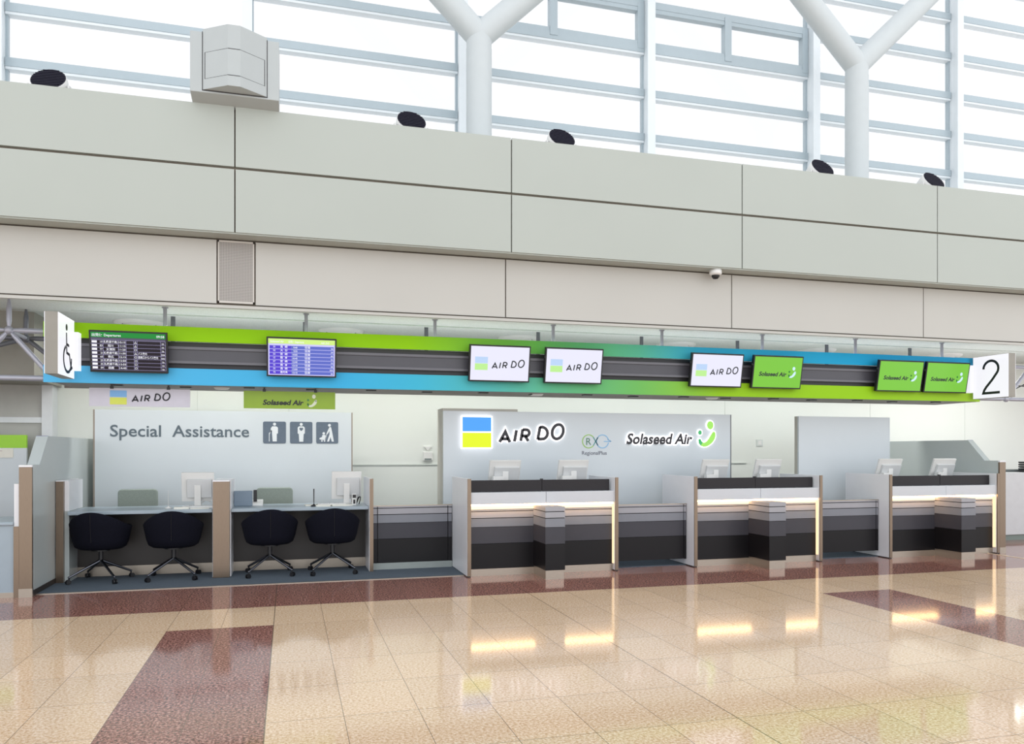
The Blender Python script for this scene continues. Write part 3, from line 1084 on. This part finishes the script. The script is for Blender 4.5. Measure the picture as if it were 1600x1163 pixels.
for k, x0 in enumerate((2.027, 2.372, 2.714)):
    z0 = 1.537
    S = 0.293
    pl_ = MB()
    pl_.prism(rrect(x0, x0 + S, z0, z0 + S), -0.004, 0.0)
    plate = pl_.build('pictogram', PICTO, t)
    q = MB()

    def P(a, b_):
        return (x0 + a * S, z0 + b_ * S)
    if k == 0:
        disc(q, *P(0.5, 0.88), 0.068 * S, -0.007, -0.004)
        q.prism([P(*p) for p in ((0.40, 0.78), (0.58, 0.78), (0.65, 0.72), (0.65, 0.46), (0.60, 0.44), (0.60, 0.09), (0.42, 0.09), (0.39, 0.45), (0.39, 0.62), (0.31, 0.47), (0.34, 0.70))], -0.007, -0.004)
        q.ribbon([P(0.36, 0.60), P(0.30, 0.47), P(0.27, 0.47), P(0.27, 0.09)], 0.032 * S, -0.007, -0.004)
    elif k == 1:
        disc(q, *P(0.5, 0.88), 0.068 * S, -0.007, -0.004)
        q.prism([P(*p) for p in ((0.40, 0.79), (0.60, 0.79), (0.66, 0.73), (0.66, 0.46), (0.61, 0.44), (0.59, 0.08), (0.41, 0.08), (0.39, 0.44), (0.34, 0.46), (0.34, 0.73))], -0.007, -0.004)
    else:
        disc(q, *P(0.60, 0.85), 0.065 * S, -0.007, -0.004)
        q.prism([P(*p) for p in ((0.60, 0.77), (0.67, 0.76), (0.72, 0.55), (0.80, 0.09), (0.70, 0.09), (0.65, 0.30), (0.58, 0.09), (0.49, 0.09), (0.60, 0.42), (0.60, 0.58), (0.52, 0.44), (0.45, 0.42), (0.47, 0.48))], -0.007, -0.004)
        disc(q, *P(0.34, 0.47), 0.06 * S, -0.007, -0.004)
        q.prism([P(*p) for p in ((0.28, 0.40), (0.42, 0.40), (0.44, 0.20), (0.38, 0.16), (0.24, 0.17), (0.14, 0.20), (0.16, 0.26), (0.26, 0.30))], -0.007, -0.004)
        q.ribbon([P(0.40, 0.16), P(0.48, 0.44)], 0.025 * S, -0.007, -0.004)
        for cx in (0.26, 0.38):
            disc(q, *P(cx, 0.12), 0.038 * S, -0.007, -0.004)
    q.build('figure', PICTOW, plate)
    if k == 1:
        hq = MB()
        hq.prism([P(*p) for p in ((0.5, 0.57), (0.42, 0.65), (0.42, 0.71), (0.46, 0.735), (0.5, 0.71), (0.54, 0.735), (0.58, 0.71), (0.58, 0.65))], -0.009, -0.007)
        hq.build('heart', PICTO, plate)

t = thing('backdrop_panel', 'wide grey backdrop panel with lit airline lettering behind the first counter', 'panel', (1.90, 9.9, 0.006))
MB().box(0, 4.128, 0, 0.05, 0, 1.95).build('board', PANEL, t)
cb = MB()
cb.box(-0.0, 1.0, 0.05, 0.42, 0, 1.985)
cb.build('column_casing', mat('casing_paint', (190, 188, 178), 0.5), t)
bx('edge_strip', mat('panel_edge_dark', (110, 112, 116), 0.5), t, 4.128, 4.145, 0.0, 0.05, 0, 1.95)
LITW = screen_mat('halo_white', (255, 250, 255), 2.4)
LITB = screen_mat('logo_lit_blue', (72, 158, 240), 1.0)
LITY = screen_mat('logo_lit_yellow', (222, 238, 10), 1.0)
LITG = screen_mat('mark_lit_lime', (158, 226, 96), 1.0)
LITD = screen_mat('mark_lit_green', (70, 180, 110), 0.95)
BLKLET = mat('black_letter_face', (8, 6, 20), 0.3)
lg = bx('logo_box', LITW, t, 0.226, 0.636, -0.03, 0.0, 1.466, 1.888)
bx('blue_half', LITB, lg, 0.240, 0.622, -0.034, -0.03, 1.688, 1.872)
bx('yellow_half', LITY, lg, 0.240, 0.622, -0.034, -0.03, 1.480, 1.672)
# slanted lettering
hal = MB()
airdo(hal, 0.722, 1.538, 0.905, -0.018, 0.0, 62)
ho = hal.build('lettering_halo', LITW, t)
m_ = MB()
airdo(m_, 0.722, 1.538, 0.905, -0.024, -0.018, 38)
m_.build('lettering', BLKLET, ho)
hal = MB()
add_bold(hal, 'Solaseed Air', 2.525, 1.535, -0.018, 0.142, 1.0, 0.2, 0.1)
smile(hal, 3.605, 1.485, 0.372, -0.018, 0.0, 0.028)
ho = hal.build('lettering_halo', LITW, t)
m_ = MB()
add_bold(m_, 'Solaseed Air', 2.525, 1.535, -0.022, 0.142, 1.0, 0.2, 0.038)
m_.build('lettering', BLKLET, ho)
m_ = MB()
smile(m_, 3.605, 1.485, 0.372, -0.022, -0.018, 0, 0, 1)
m_.build('smile_mark', [LITG, LITD], ho)
rg = MB()
RGX, RGZ = 1.98, 1.565
rg.ribbon([(RGX + 0.088 * math.cos(math.radians(a)), RGZ + 0.088 * math.sin(math.radians(a))) for a in range(40, 330, 10)], 0.012, -0.004, 0, mi=0)
rg.ribbon([(RGX + 0.067, RGZ + 0.057), (RGX + 0.10, RGZ + 0.0), (RGX + 0.135, RGZ - 0.055)], 0.012, -0.004, 0, mi=1)
rg.ribbon([(RGX + 0.067, RGZ - 0.057), (RGX + 0.10, RGZ - 0.0), (RGX + 0.135, RGZ + 0.055)], 0.012, -0.004, 0, mi=1)
rg.ribbon([(RGX + 0.20 + 0.088 * math.cos(math.radians(a)), RGZ + 0.088 * math.sin(math.radians(a))) for a in range(140, 360, 10)], 0.012, -0.004, 0, mi=2)
rg.ribbon([(RGX + 0.20 + 0.088 * math.cos(math.radians(a)), RGZ + 0.088 * math.sin(math.radians(a))) for a in range(15, 145, 10)], 0.012, -0.004, 0, mi=2)
rg.ribbon([(RGX + 0.22, RGZ), (RGX + 0.325, RGZ)], 0.012, -0.004, 0, mi=2)
rg.ribbon([(RGX + 0.27, RGZ + 0.03), (RGX + 0.325, RGZ)], 0.010, -0.004, 0, mi=2)
add_text(rg, 'R', RGX, RGZ - 0.048, -0.004, h=0.098, align='c', mi=3)
rg.build('ring_mark', [mat('mark_leaf', (152, 196, 96), 0.5), mat('mark_teal', (80, 150, 150), 0.5), mat('mark_sky', (136, 186, 224), 0.5), mat('mark_pine', (82, 130, 104), 0.5)], t)
m_ = MB()
add_text(m_, 'RegionalPlus', 1.885, 1.385, -0.004, h=0.052, w=0.355)
m_.build('caption', mat('caption_grey', (92, 96, 112), 0.5), t)

t = thing('backdrop_panel', 'plain grey backdrop panel behind the third counter', 'panel', (7.154, 9.9, 0.006))
MB().box(0, 1.6, 0, 0.03, 0, 1.942).build('board', PANEL, t)
MB().box(0.0, 1.6, 0.03, 0.10, 0, 1.942).build('edge_frame', mat('casing_paint', (190, 188, 178), 0.5), t)

# ---------------------------------------------------------------- side partitions with steel posts
def partition(x0, x1, px0, px1, y_end, label):
    t = thing('side_partition', label, 'partition', (0, 8.77, 0))
    prof = [(0.03, 0.06), (0.03, 1.305), (0.26, 1.305), (0.55, 1.60), (y_end - 8.77, 1.60), (y_end - 8.77, 0.06)]
    MB().prism(prof, x0, x1, 'x').build('panel', PARTN, t, bevel=0.002)
    sl = MB()
    sl.prism([(0.26, 1.305), (0.555, 1.604), (0.56, 1.60), (0.265, 1.30)], x0 + 0.001, x1 - 0.001, 'x')
    sl.build('sloped_edge', SLOPE, t)
    MB().box(px0, px1, 0, 0.03, 0.0, 1.285).build('post', STEEL, t, bevel=0.004)
    bx('post_cap', WHITE, t, px0, px1, 0, 0.03, 1.285, 1.305)
    bx('post_foot', STEELH, t, px0 - 0.002, px1 + 0.002, -0.003, 0.032, 0.0, 0.085)
    bx('skirting', BROWNBLK, t, x0 - 0.002, x1 + 0.002, 0.033, y_end - 8.77, 0.0, 0.06)
    return t


partition(-2.553, -2.44, -2.553, -2.436, 11.45, 'pale side partition with a steel post left of the assistance desk')
partition(9.62, 9.72, 9.615, 9.72, 11.45, 'pale side partition with a steel post right of the third counter')

# ================================================================== ASSISTANCE DESK
t = thing('assistance_desk', 'long blue-grey assistance desk with steel pillar and dark front below the grey lettered panel', 'desk', (0, 9.5, 0.006))
for a, b_ in ((-2.315, -0.835), (-0.635, 0.925)):
    MB().box(a, b_, 0.05, 0.82, 0.735, 0.774).build('worktop', WORKTOP, t, bevel=0.006)
    bx('front_panel', BROWNBLK, t, a, b_, 0.48, 0.50, 0.11, 0.735)
    bx('plinth', STEELH, t, a, b_, 0.47, 0.50, 0.0, 0.11)
MB().box(-2.36, -2.315, 0.13, 0.72, 0.78, 1.11).build('side_panel', WHITE, t)
MB().box(-2.36, -2.315, 0.13, 0.72, 0.0, 0.78).build('side_panel', PARTN, t)
bx('post', STEEL, t, -2.435, -2.36, 0.08, 0.72, 0.0, 1.105)
bx('post_cap', WHITE, t, -2.435, -2.36, 0.08, 0.72, 1.105, 1.115)
MB().box(-0.825, -0.645, -0.02, 0.06, 0.0, 1.09).build('pillar', STEEL, t, bevel=0.004)
bx('pillar_cap', WHITE, t, -0.825, -0.645, -0.02, 0.06, 1.09, 1.105)
MB().box(-0.835, -0.635, 0.06, 0.75, 0.0, 1.10).build('divider', WHITE, t)
MB().box(0.925, 0.955, 0.0, 0.75, 0.0, 1.11).build('side_panel', WHITE, t)
bx('post', STEEL, t, 0.93, 0.972, -0.02, 0.03, 0.0, 1.105)


# tub chairs
def tub_chair():
    t = thing('tub_chair', '', 'chair', group='navy tub chairs at the assistance desk')
    n = 41
    rows = []

    def ring(rx, ry, zf, spread=135):
        out = []
        for i in range(n):
            a = math.radians(-spread + 2 * spread * i / (n - 1))
            out.append((rx * math.sin(a), -ry * math.cos(a), zf(abs(math.degrees(a)))))
        return out

    def top(a):
        u = min(1, a / 135)
        return 0.775 - 0.16 * (0.5 - 0.5 * math.cos(math.pi * min(1, u * 1.35)))
    rows.append(ring(0.12, 0.10, lambda a: 0.352))
    rows.append(ring(0.22, 0.19, lambda a: 0.358))
    rows.append(ring(0.262, 0.232, lambda a: 0.385))
    rows.append(ring(0.285, 0.255, lambda a: 0.45))
    rows.append(ring(0.305, 0.272, lambda a: 0.45 + (top(a) - 0.45) * 0.55))
    rows.append(ring(0.318, 0.278, lambda a: top(a) - 0.018))
    rows.append(ring(0.308, 0.268, lambda a: top(a)))
    rows.append(ring(0.285, 0.245, lambda a: top(a) - 0.012))
    rows.append(ring(0.262, 0.225, lambda a: 0.46))
    rows.append(ring(0.12, 0.10, lambda a: 0.46))
    v = [p for r in rows for p in r]
    fc = []
    for k in range(len(rows) - 1):
        for i in range(n - 1):
            fc.append((k * n + i, k * n + i + 1, (k + 1) * n + i + 1, (k + 1) * n + i))
    m_ = MB()
    m_.add(v, fc, 0, True)
    m_.add([r[0] for r in rows], [tuple(range(len(rows)))], 0)
    m_.add([r[-1] for r in rows], [tuple(range(len(rows) - 1, -1, -1))], 0)
    m_.build('shell', NAVY, t)
    s = MB()
    s.path([(0, -0.2565, 0.45), (0, -0.274, 0.62), (0, -0.2795, 0.755)], 0.003, 6)
    s.build('seam', SEAM, t)
    s = MB()
    s.prism(arc(0, 0.02, 0.255, 0.235, 0, 360, 32)[:-1], 0.44, 0.485, 'z')
    s.build('seat', NAVY, t, bevel=0.015)
    MB().tube((0, 0, 0.20), (0, 0, 0.37), 0.024, n=16).tube((0, 0, 0.335), (0, 0, 0.355), 0.10, n=20).build('stem', BLKPL, t)
    for k in range(4):
        a = math.radians(45 + 90 * k)
        dx, dy = math.cos(a), math.sin(a)
        l = MB()
        l.tube((dx * 0.01, dy * 0.01, 0.225), (dx * 0.33, dy * 0.33, 0.075), 0.016, 0.012, n=10)
        l.ball((dx * 0.33, dy * 0.33, 0.075), 0.013)
        lo = l.build('leg', CHROME, t)
        c_ = MB()
        c_.tube((dx * 0.33, dy * 0.33, 0.045), (dx * 0.33, dy * 0.33, 0.075), 0.009, n=8)
        for s_ in (-1, 1):
            c_.tube((dx * 0.34 - dy * s_ * 0.007, dy * 0.34 + dx * s_ * 0.007, 0.025), (dx * 0.34 - dy * s_ * 0.021, dy * 0.34 + dx * s_ * 0.021, 0.025), 0.025, n=16)
        c_.build('castor', BLKPL, lo)
    return t


ch0 = tub_chair()
CH = [(-2.0, 9.67, -0.18, 'navy tub chair at the left end of the assistance desk, next to the pale partition'),
      (-1.25, 9.65, 0.03, 'navy tub chair left of the steel pillar of the assistance desk'),
      (-0.21, 9.63, 0.05, 'navy tub chair right of the steel pillar, in front of the small blue-grey box'),
      (0.50, 9.60, 0.03, 'navy tub chair at the right end of the assistance desk')]
for i, (x, y, r, lb) in enumerate(CH):
    o = ch0 if i == 0 else copy_tree(ch0)
    o.location = (x, y - 0.04, 0.006)
    o.rotation_euler = (0, 0, r)
    o['label'] = lb


# staff chairs behind the desk
def staff_chair():
    t = thing('staff_chair', '', 'chair', group='sage staff chairs behind the assistance desk')
    b_ = MB()
    b_.prism(rrect(-0.225, 0.225, 0.55, 0.965, 0.045), -0.025, 0.025)
    b_.build('backrest', GREYCH, t, bevel=0.012)
    s = MB()
    s.prism([(a, c_) for a, c_ in rrect(-0.24, 0.24, 0.02, 0.46, 0.06)], 0.42, 0.48, 'z')
    s.build('seat', GREYCH, t, bevel=0.015)
    MB().path([(0, 0.2, 0.42), (0, -0.04, 0.42), (0, -0.04, 0.6)], 0.018).build('back_bracket', BLKPL, t)
    MB().tube((0, 0.22, 0.09), (0, 0.22, 0.42), 0.022).build('stem', BLKPL, t)
    for k in range(5):
        a = 2 * math.pi * k / 5 + 0.3
        l = MB().tube((0, 0.22, 0.10), (0.27 * math.cos(a), 0.22 + 0.27 * math.sin(a), 0.06), 0.018, 0.013)
        lo = l.build('leg', BLKPL, t)
        MB().tube((0.27 * math.cos(a) - 0.015, 0.22 + 0.27 * math.sin(a), 0.027), (0.27 * math.cos(a) + 0.015, 0.22 + 0.27 * math.sin(a), 0.027), 0.027).build('castor', BLKPL, lo)
    return t


s0 = staff_chair()
s0.location = (-1.787, 10.6, 0.006)
s0.rotation_euler = (0, 0, math.pi)
s0['label'] = 'sage grey staff chair behind the left half of the assistance desk'
s1 = copy_tree(s0)
s1.location = (-0.173, 10.6, 0.006)
s1['label'] = 'sage grey staff chair behind the right half of the assistance desk'


# computer monitors, seen from behind
def monitor(z_drop, w_, h_, tilt):
    t = thing('computer_monitor', '', 'monitor', group='computer monitors on the counters')
    zc = z_drop + h_ / 2
    tilt_m = Matrix.Translation((0, 0, zc)) @ Matrix.Rotation(tilt, 4, 'X')

    def rot(mb):
        mb.v = [tuple(tilt_m @ Vector(p)) for p in mb.v]
        return mb
    rot(MB().box(-w_ / 2, w_ / 2, 0.0, 0.028, -h_ / 2, h_ / 2)).build('case', WHPL, t, bevel=0.004)
    rot(MB().box(-w_ / 2 + 0.06, w_ / 2 - 0.025, -0.035, 0.0, -h_ / 2 + 0.05, h_ / 2 - 0.075)).build('rear_housing', GRPL, t, bevel=0.006)
    rot(MB().box(-w_ / 2 + 0.015, w_ / 2 - 0.015, 0.028, 0.030, -h_ / 2 + 0.015, h_ / 2 - 0.015)).build('screen', BLKPL, t)
    n_ = MB()
    n_.prism([(-0.03, 0.02), (-0.05, zc + 0.02), (-0.02, zc + 0.03), (0.02, 0.02)], -0.035, 0.035, 'x')
    n_.build('stand', WHPL, t)
    MB().prism(arc(0, 0, 0.13, 0.10, 0, 360, 28)[:-1], 0.0, 0.02, 'z').build('foot', WHPL, t)
    return t


# ================================================================== LOW GATES AND COUNTERS
SM = [PALE, MIDG, DARK, BLACK, GROOVE, STEELH]


def stripes(mb, x0, x1, y0, y1, dz=0.0, base=0.08):
    Z = [(0.747, 0.77, 0), (0.669, 0.738, 0), (0.564, 0.660, 1), (0.372, 0.559, 2), (base, 0.367, 3)]
    for i, (a, b_, m) in enumerate(Z):
        mb.box(x0, x1, y0, y1, a + dz if i < 4 else a, b_ + dz, m)
    mb.box(x0 - 0.005, x1 + 0.005, y0 + 0.008, y1 - 0.008, base, 0.76 + dz, 4)


def low_gate(x0, x1, y, label, base, notch):
    t = thing('low_gate', label, 'gate', (x0, y, 0.006), group='striped grey gates between the counters')
    w_ = x1 - x0
    m_ = MB()
    k = 0.0
    for a, b_ in notch:
        stripes(m_, a * w_ + 0.005, b_ * w_ - 0.005, 0, 0.04)
    m_.build('leaf', SM, t)
    m_ = MB()
    m_.box(0, w_, -0.001, 0.041, 0.765, 0.775)
    m_.build('top_rail', STEELH, t)
    if base:
        bx('kick_plate', mat('kick_plate_grey', (150, 158, 156), 0.35), t, 0, w_, 0.0, 0.035, 0.0, 0.078)  # steel plate; the carpet's reflection is put into this flat grey
    else:
        bx('hinge_post', STEEL, t, 0.0, 0.03, 0.01, 0.03, 0.0, 0.09)
    return t


low_gate(0.975, 1.952, 9.60, 'striped grey gate between the assistance desk and the first counter', True, ((0, 0.06), (0.06, 0.945), (0.945, 1)))
low_gate(3.822, 4.827, 8.95, 'striped grey gate between the first and second counters', False, ((0, 0.96), (0.96, 1)))
low_gate(6.697, 7.737, 8.96, 'striped grey gate between the second and third counters', False, ((0, 0.96), (0.96, 1)))


def counter():
    W = 1.86
    t = thing('checkin_counter', '', 'counter', group='check-in counters with lit ledge')
    for x0, x1, xe0, xe1 in ((0.0, 0.045, 0.003, 0.045), (W - 0.045, W, W - 0.04, W)):
        MB().box(x0, x1, 0.015, 0.87, 0.012, 1.125).build('side_panel', WHITE, t, bevel=0.002)
        bx('steel_edge', STEEL, t, xe0, xe1, 0.0, 0.015, 0.012, 1.125)
        bx('shoe', BLKPL, t, x0 + 0.003, x1 - 0.003, 0.01, 0.86, 0.0, 0.012)
    a, b_ = 0.045, W - 0.045
    mid = 0.93
    for x0, x1 in ((a, mid - 0.005), (mid - 0.003, b_ - 0.03)):
        MB().box(x0, x1, 0.10, 0.13, 0.967, 1.102).build('upper_screen', DSCREEN, t, bevel=0.006)
    bx('clip', BLKPL, t, mid - 0.02, mid + 0.01, 0.10, 0.13, 1.102, 1.115)
    for x0, x1 in ((a, mid + 0.02), (mid + 0.023, b_)):
        MB().box(x0, x1, 0.02, 0.30, 0.828, 0.965).build('ledge', LEDGE, t, bevel=0.005)
    st = MB()
    st.box(a, b_, 0.07, 0.10, 0.768, 0.826)
    st.build('led_strip', LEDGLOW, t)  # glowing band stands in for the cladding top lit by the tube
    MB().box(a + 0.01, b_ - 0.01, 0.028, 0.055, 0.808, 0.826).build('led_tube', mat('warm_led_tube', (255, 200, 136), 0.5, emit=15, var=0.005), t)
    MB().box(b_ - 0.012, b_ + 0.001, 0.025, 0.065, 0.09, 0.826).build('led_strip', mat('warm_led_strip_soft', (255, 220, 176), 0.5, emit=1.3, var=0.005), t)
    m_ = MB()
    Z = [(0.747, 0.764, 0), (0.669, 0.738, 0), (0.564, 0.660, 1), (0.372, 0.559, 2), (0.082, 0.367, 3)]
    for z0, z1, mi in Z:
        m_.box(a, b_, 0.08, 0.11, z0, z1, mi)
    m_.box(a, b_, 0.088, 0.11, 0.082, 0.76, 4)
    m_.build('front_cladding', SM, t)
    bx('plinth', STEELH, t, a, b_, 0.075, 0.11, 0.0, 0.08)
    bx('staff_worktop', WORKTOP, t, a, b_, 0.30, 0.85, 0.72, 0.75)
    pd = MB()
    x0, x1, y0, y1 = 0.812, 1.045, -0.375, 0.08
    for z0, z1, mi in ((0.765, 0.812, 0), (0.692, 0.756, 0), (0.587, 0.683, 1), (0.398, 0.582, 2), (0.102, 0.393, 3)):
        pd.box(x0, x1, y0, y1, z0, z1, mi)
    pd.box(x0 + 0.006, x1 - 0.006, y0 + 0.006, y1, 0.1, 0.8, 4)
    pd.box(x0 + 0.004, x1 - 0.012, y0 + 0.004, y1, 0.0, 0.1, 5)
    p_ = pd.build('bag_stand', SM, t)
    return t


CT = [(1.957, 'first check-in counter from the left, in front of the lit logo panel'), (4.832, 'middle check-in counter of the three with a warm lit ledge'),
      (7.742, 'third check-in counter, next to the right-hand steel post')]
c0 = counter()
for i, (x, lb) in enumerate(CT):
    o = c0 if i == 0 else copy_tree(c0)
    o.location = (x, 8.76, 0.0)
    o['label'] = lb

m0 = monitor(0.255, 0.395, 0.33, math.radians(20))
bx('cable_box', WHPL, m0, -0.17, -0.04, -0.10, -0.03, 0.31, 0.385)
MN = [(2.545, 'first counter, left one'), (3.43, 'first counter, right one'), (5.425, 'middle counter, left one'), (6.225, 'middle counter, right one'),
      (8.20, 'third counter, left one'), (9.145, 'third counter, right one')]
for i, (x, lb) in enumerate(MN):
    o = m0 if i == 0 else copy_tree(m0)
    o.location = (x, 9.30, 0.75)
    o['label'] = 'white computer monitor seen from behind on the ' + lb
md = monitor(0.065, 0.36, 0.345, math.radians(10))
md.location = (-1.03, 9.95, 0.78)
md['group'] = 'computer monitors on the assistance desk'
md['label'] = 'white computer monitor on the assistance desk left of the steel pillar'
o = copy_tree(md)
o.location = (0.69, 9.95, 0.78)
o['label'] = 'white computer monitor at the right end of the assistance desk'

# ---------------------------------------------------------------- small things on the assistance desk
DZ = 0.78
t = thing('desk_box', 'small blue-grey box standing on the assistance desk beside the steel pillar', 'box', (-0.525, 9.93, DZ))
MB().box(-0.105, 0.105, 0, 0.06, 0, 0.185).build('case', BLUEBOX, t, bevel=0.008)
bx('foot', BLKPL, t, -0.095, 0.095, 0.005, 0.055, -0.0, 0.008)
t = thing('telephone', 'black and white desk telephone beside the small blue-grey box', 'telephone', (-0.36, 10.05, DZ))
m_ = MB()
m_.prism([(-0.08, 0), (-0.08, 0.03), (0.08, 0.07), (0.08, 0)], -0.06, 0.06, 'x')
m_.build('telephone_base', WHPL, t, bevel=0.004)
MB().box(-0.05, -0.01, -0.02, 0.02, 0.05, 0.19).build('handset', BLKPL, t, bevel=0.006)


def keyboard(x, y, lb):
    t = thing('keyboard', lb, 'keyboard', (x, y, DZ), (0, 0, 0.06))
    MB().box(-0.17, 0.17, -0.06, 0.06, 0.0, 0.022).build('case', WHPL, t, bevel=0.004)
    k = MB()
    for r in range(4):
        for c_ in range(12):
            k.box(-0.158 + c_ * 0.0265, -0.136 + c_ * 0.0265, -0.05 + r * 0.026, -0.029 + r * 0.026, 0.022, 0.028)
    k.build('keys', GRPL, t)


keyboard(-1.02, 9.80, 'white keyboard below the monitor left of the steel pillar')
keyboard(0.50, 9.82, 'white keyboard below the monitor at the right end of the desk')


def pen_stand(x, y, lb, ink):
    t = thing('pen_stand', lb, 'pen stand', (x, y, DZ))
    m_ = MB()
    m_.lathe([(0.001, 0), (0.035, 0), (0.035, 0.012), (0.012, 0.022), (0.008, 0.03), (0.001, 0.03)])
    m_.build('stand_foot', ink[0], t)
    MB().tube((0, 0, 0.025), (0.0, 0.0, 0.21), 0.004, 0.007 if ink[1] else 0.003, n=8).build('pen', ink[2], t)


pen_stand(-1.33, 9.78, 'thin pen upright in a white holder left of the keyboard', (WHPL, 0, GRPL))
pen_stand(0.29, 9.70, 'black pen upright in a black stand at the middle of the right desk half', (BLKPL, 1, BLKPL))
PP = [(-1.18, 9.72, 0.16, 0.11, 0.02, 'small white card tray beside the pen left of the steel pillar'),
      (0.30, 9.86, 0.22, 0.16, 0.012, 'loose white papers behind the black pen'),
      (0.62, 9.74, 0.24, 0.10, 0.014, 'cream paper sheet in front of the right desk monitor'),
      (-0.86 - 0.12, 9.66, 0.20, 0.07, 0.010, 'white paper slip by the steel pillar')]
for x, y, a, b_, h_, lb in PP:
    m_ = MB().box(-a / 2, a / 2, -b_ / 2, b_ / 2, 0, h_)
    o = m_.build('paper_stack', PAPER, loc=(x, y, DZ), rot=(0, 0, 0.08))
    tag(o, lb, 'paper')
t = thing('notepad', 'open cream notepad lying left of the right desk monitor', 'notepad', (0.40, 9.72, DZ), (0, 0, -0.15))
bx('pages', PAPER, t, -0.09, 0.09, -0.06, 0.06, 0.0, 0.014)
bx('binding', BLKPL, t, -0.09, 0.09, 0.055, 0.065, 0.0, 0.018)
t = thing('card_reader', 'dark card reader standing behind the right desk monitor stand', 'card reader', (0.77, 9.78, DZ))
MB().box(-0.025, 0.025, -0.02, 0.02, 0, 0.14).build('case', WHPL, t, bevel=0.004)
bx('display', BLKPL, t, -0.02, 0.02, -0.023, -0.02, 0.09, 0.13)
bx('keypad', BLKPL, t, -0.012, 0.012, -0.023, -0.02, 0.02, 0.07)
cbl = MB()
cbl.path([(0.83 + 0.02 * math.sin(i * 0.8), 9.80 + 0.01 * i, DZ + 0.012 + 0.09 * abs(math.sin(i * 0.55))) for i in range(9)], 0.006)
tag(cbl.build('cable', BLKPL), 'black cable looping beside the right side panel of the desk', 'cable')
cbl = MB()
cbl.path([(-1.02 + 0.03 * i, 9.98 + 0.008 * i, DZ + 0.01 + 0.07 * abs(math.sin(i * 0.6))) for i in range(7)], 0.006)
tag(cbl.build('cable', WHPL), 'white cable hanging behind the monitor left of the steel pillar', 'cable')

# wall telephone bracket and switches on the white wall
t = thing('wall_sensor', 'white wall box with a triangular head between the two lettered panels', 'wall unit', (1.97, 11.5, 1.30))
MB().box(-0.07, 0.07, -0.04, -0.0, 0.0, 0.13).build('case', WHPL, t, bevel=0.006)
bx('slot', mat('slot_grey', (120, 132, 132), 0.5), t, -0.05, 0.05, -0.043, -0.04, 0.012, 0.032)
MB().prism([(-0.055, 0.205), (0.055, 0.205), (0.0, 0.145)], -0.03, 0.0).build('triangle_head', WHPL, t)
t = thing('wall_switch', 'pale switch plate on the white wall left of the plain grey panel', 'switch', (7.55, 11.5, 1.52))
bx('switch_plate', mat('switch_plate_grey', (206, 212, 210), 0.4), t, -0.06, 0.06, -0.01, 0.0, 0, 0.11)
bx('rocker', WHPL, t, -0.03, 0.03, -0.014, -0.01, 0.02, 0.09)

# ================================================================== NEIGHBOURING DESKS
t = thing('neighbour_desk', 'blue-grey desk at the left edge, beyond the steel post', 'desk', (-2.61, 8.78, 0))
MB().box(-2.4, 0.007, 0.0, 0.75, 0.71, 0.745).build('worktop', WORKTOP, t, bevel=0.01)
bx('front_panel', WORKTOP, t, -2.4, 0.007, 0.02, 0.05, 0.05, 0.71)
bx('plinth', STEELH, t, -2.4, 0.007, 0.015, 0.05, 0.0, 0.05)
MB().box(0.008, 0.055, 0.02, 0.75, 0.70, 1.12).build('side_panel', WHITE, t)
bx('steel_edge', STEEL, t, 0.008, 0.055, 0.0, 0.75, 0.0, 0.70)
t = thing('backdrop_panel', 'pale blue-grey backdrop panel with a lime top band at the left edge', 'panel', (-3.9, 11.0, 0.0))
bx('board', PANEL, t, -1.5, 0.78, 0, 0.05, 0.0, 1.48)
bx('lime_band', LIME, t, -1.5, 0.78, -0.002, 0.05, 1.48, 1.64)
nb = MB()
nb.box(-0.14, 0.14, -0.004, 0.0, 1.36, 1.475)
no = nb.build('notice', PAPER, t, loc=(0.50, -0.002, 0))
bx('notice_print', mat('faint_print', (190, 170, 176), 0.6), no, -0.12, 0.02, -0.006, -0.004, 1.44, 1.447)

t = thing('white_cabinet', 'white cabinet with a dark top ledge beyond the right-hand steel post', 'cabinet', (9.80, 10.0, 0))
bx('base', mat('cabinet_base', (126, 138, 132), 0.5), t, 0.0, 3.2, 0.03, 0.6, 0.0, 0.09)
MB().box(0.0, 3.2, 0.0, 0.6, 0.09, 1.09).build('body', mat('cabinet_white', (204, 206, 208), 0.4), t, bevel=0.004)
bx('top_ledge', mat('ledge_dark', (92, 98, 98), 0.4), t, 0.0, 3.2, 0.28, 0.6, 1.09, 1.13)
m_ = MB()
for i in range(5):
    z = i * 0.036
    o = None
    s = MB()
    s.prism([(-0.20, 0.012), (-0.17, 0.0), (0.17, 0.0), (0.20, 0.012), (0.20, 0.030), (-0.20, 0.030)], -0.11, 0.11)
    o = s.build('tray', TRAYBLK, loc=(11.82, 10.14, 1.09 + z))
    tag(o, 'black plastic tray stacked on the white cabinet, ' + ['lowest of the stack', 'second from the bottom of the stack', 'middle of the stack', 'second from the top of the stack', 'topmost of the stack'][i], 'tray', 'black trays stacked on the white cabinet')
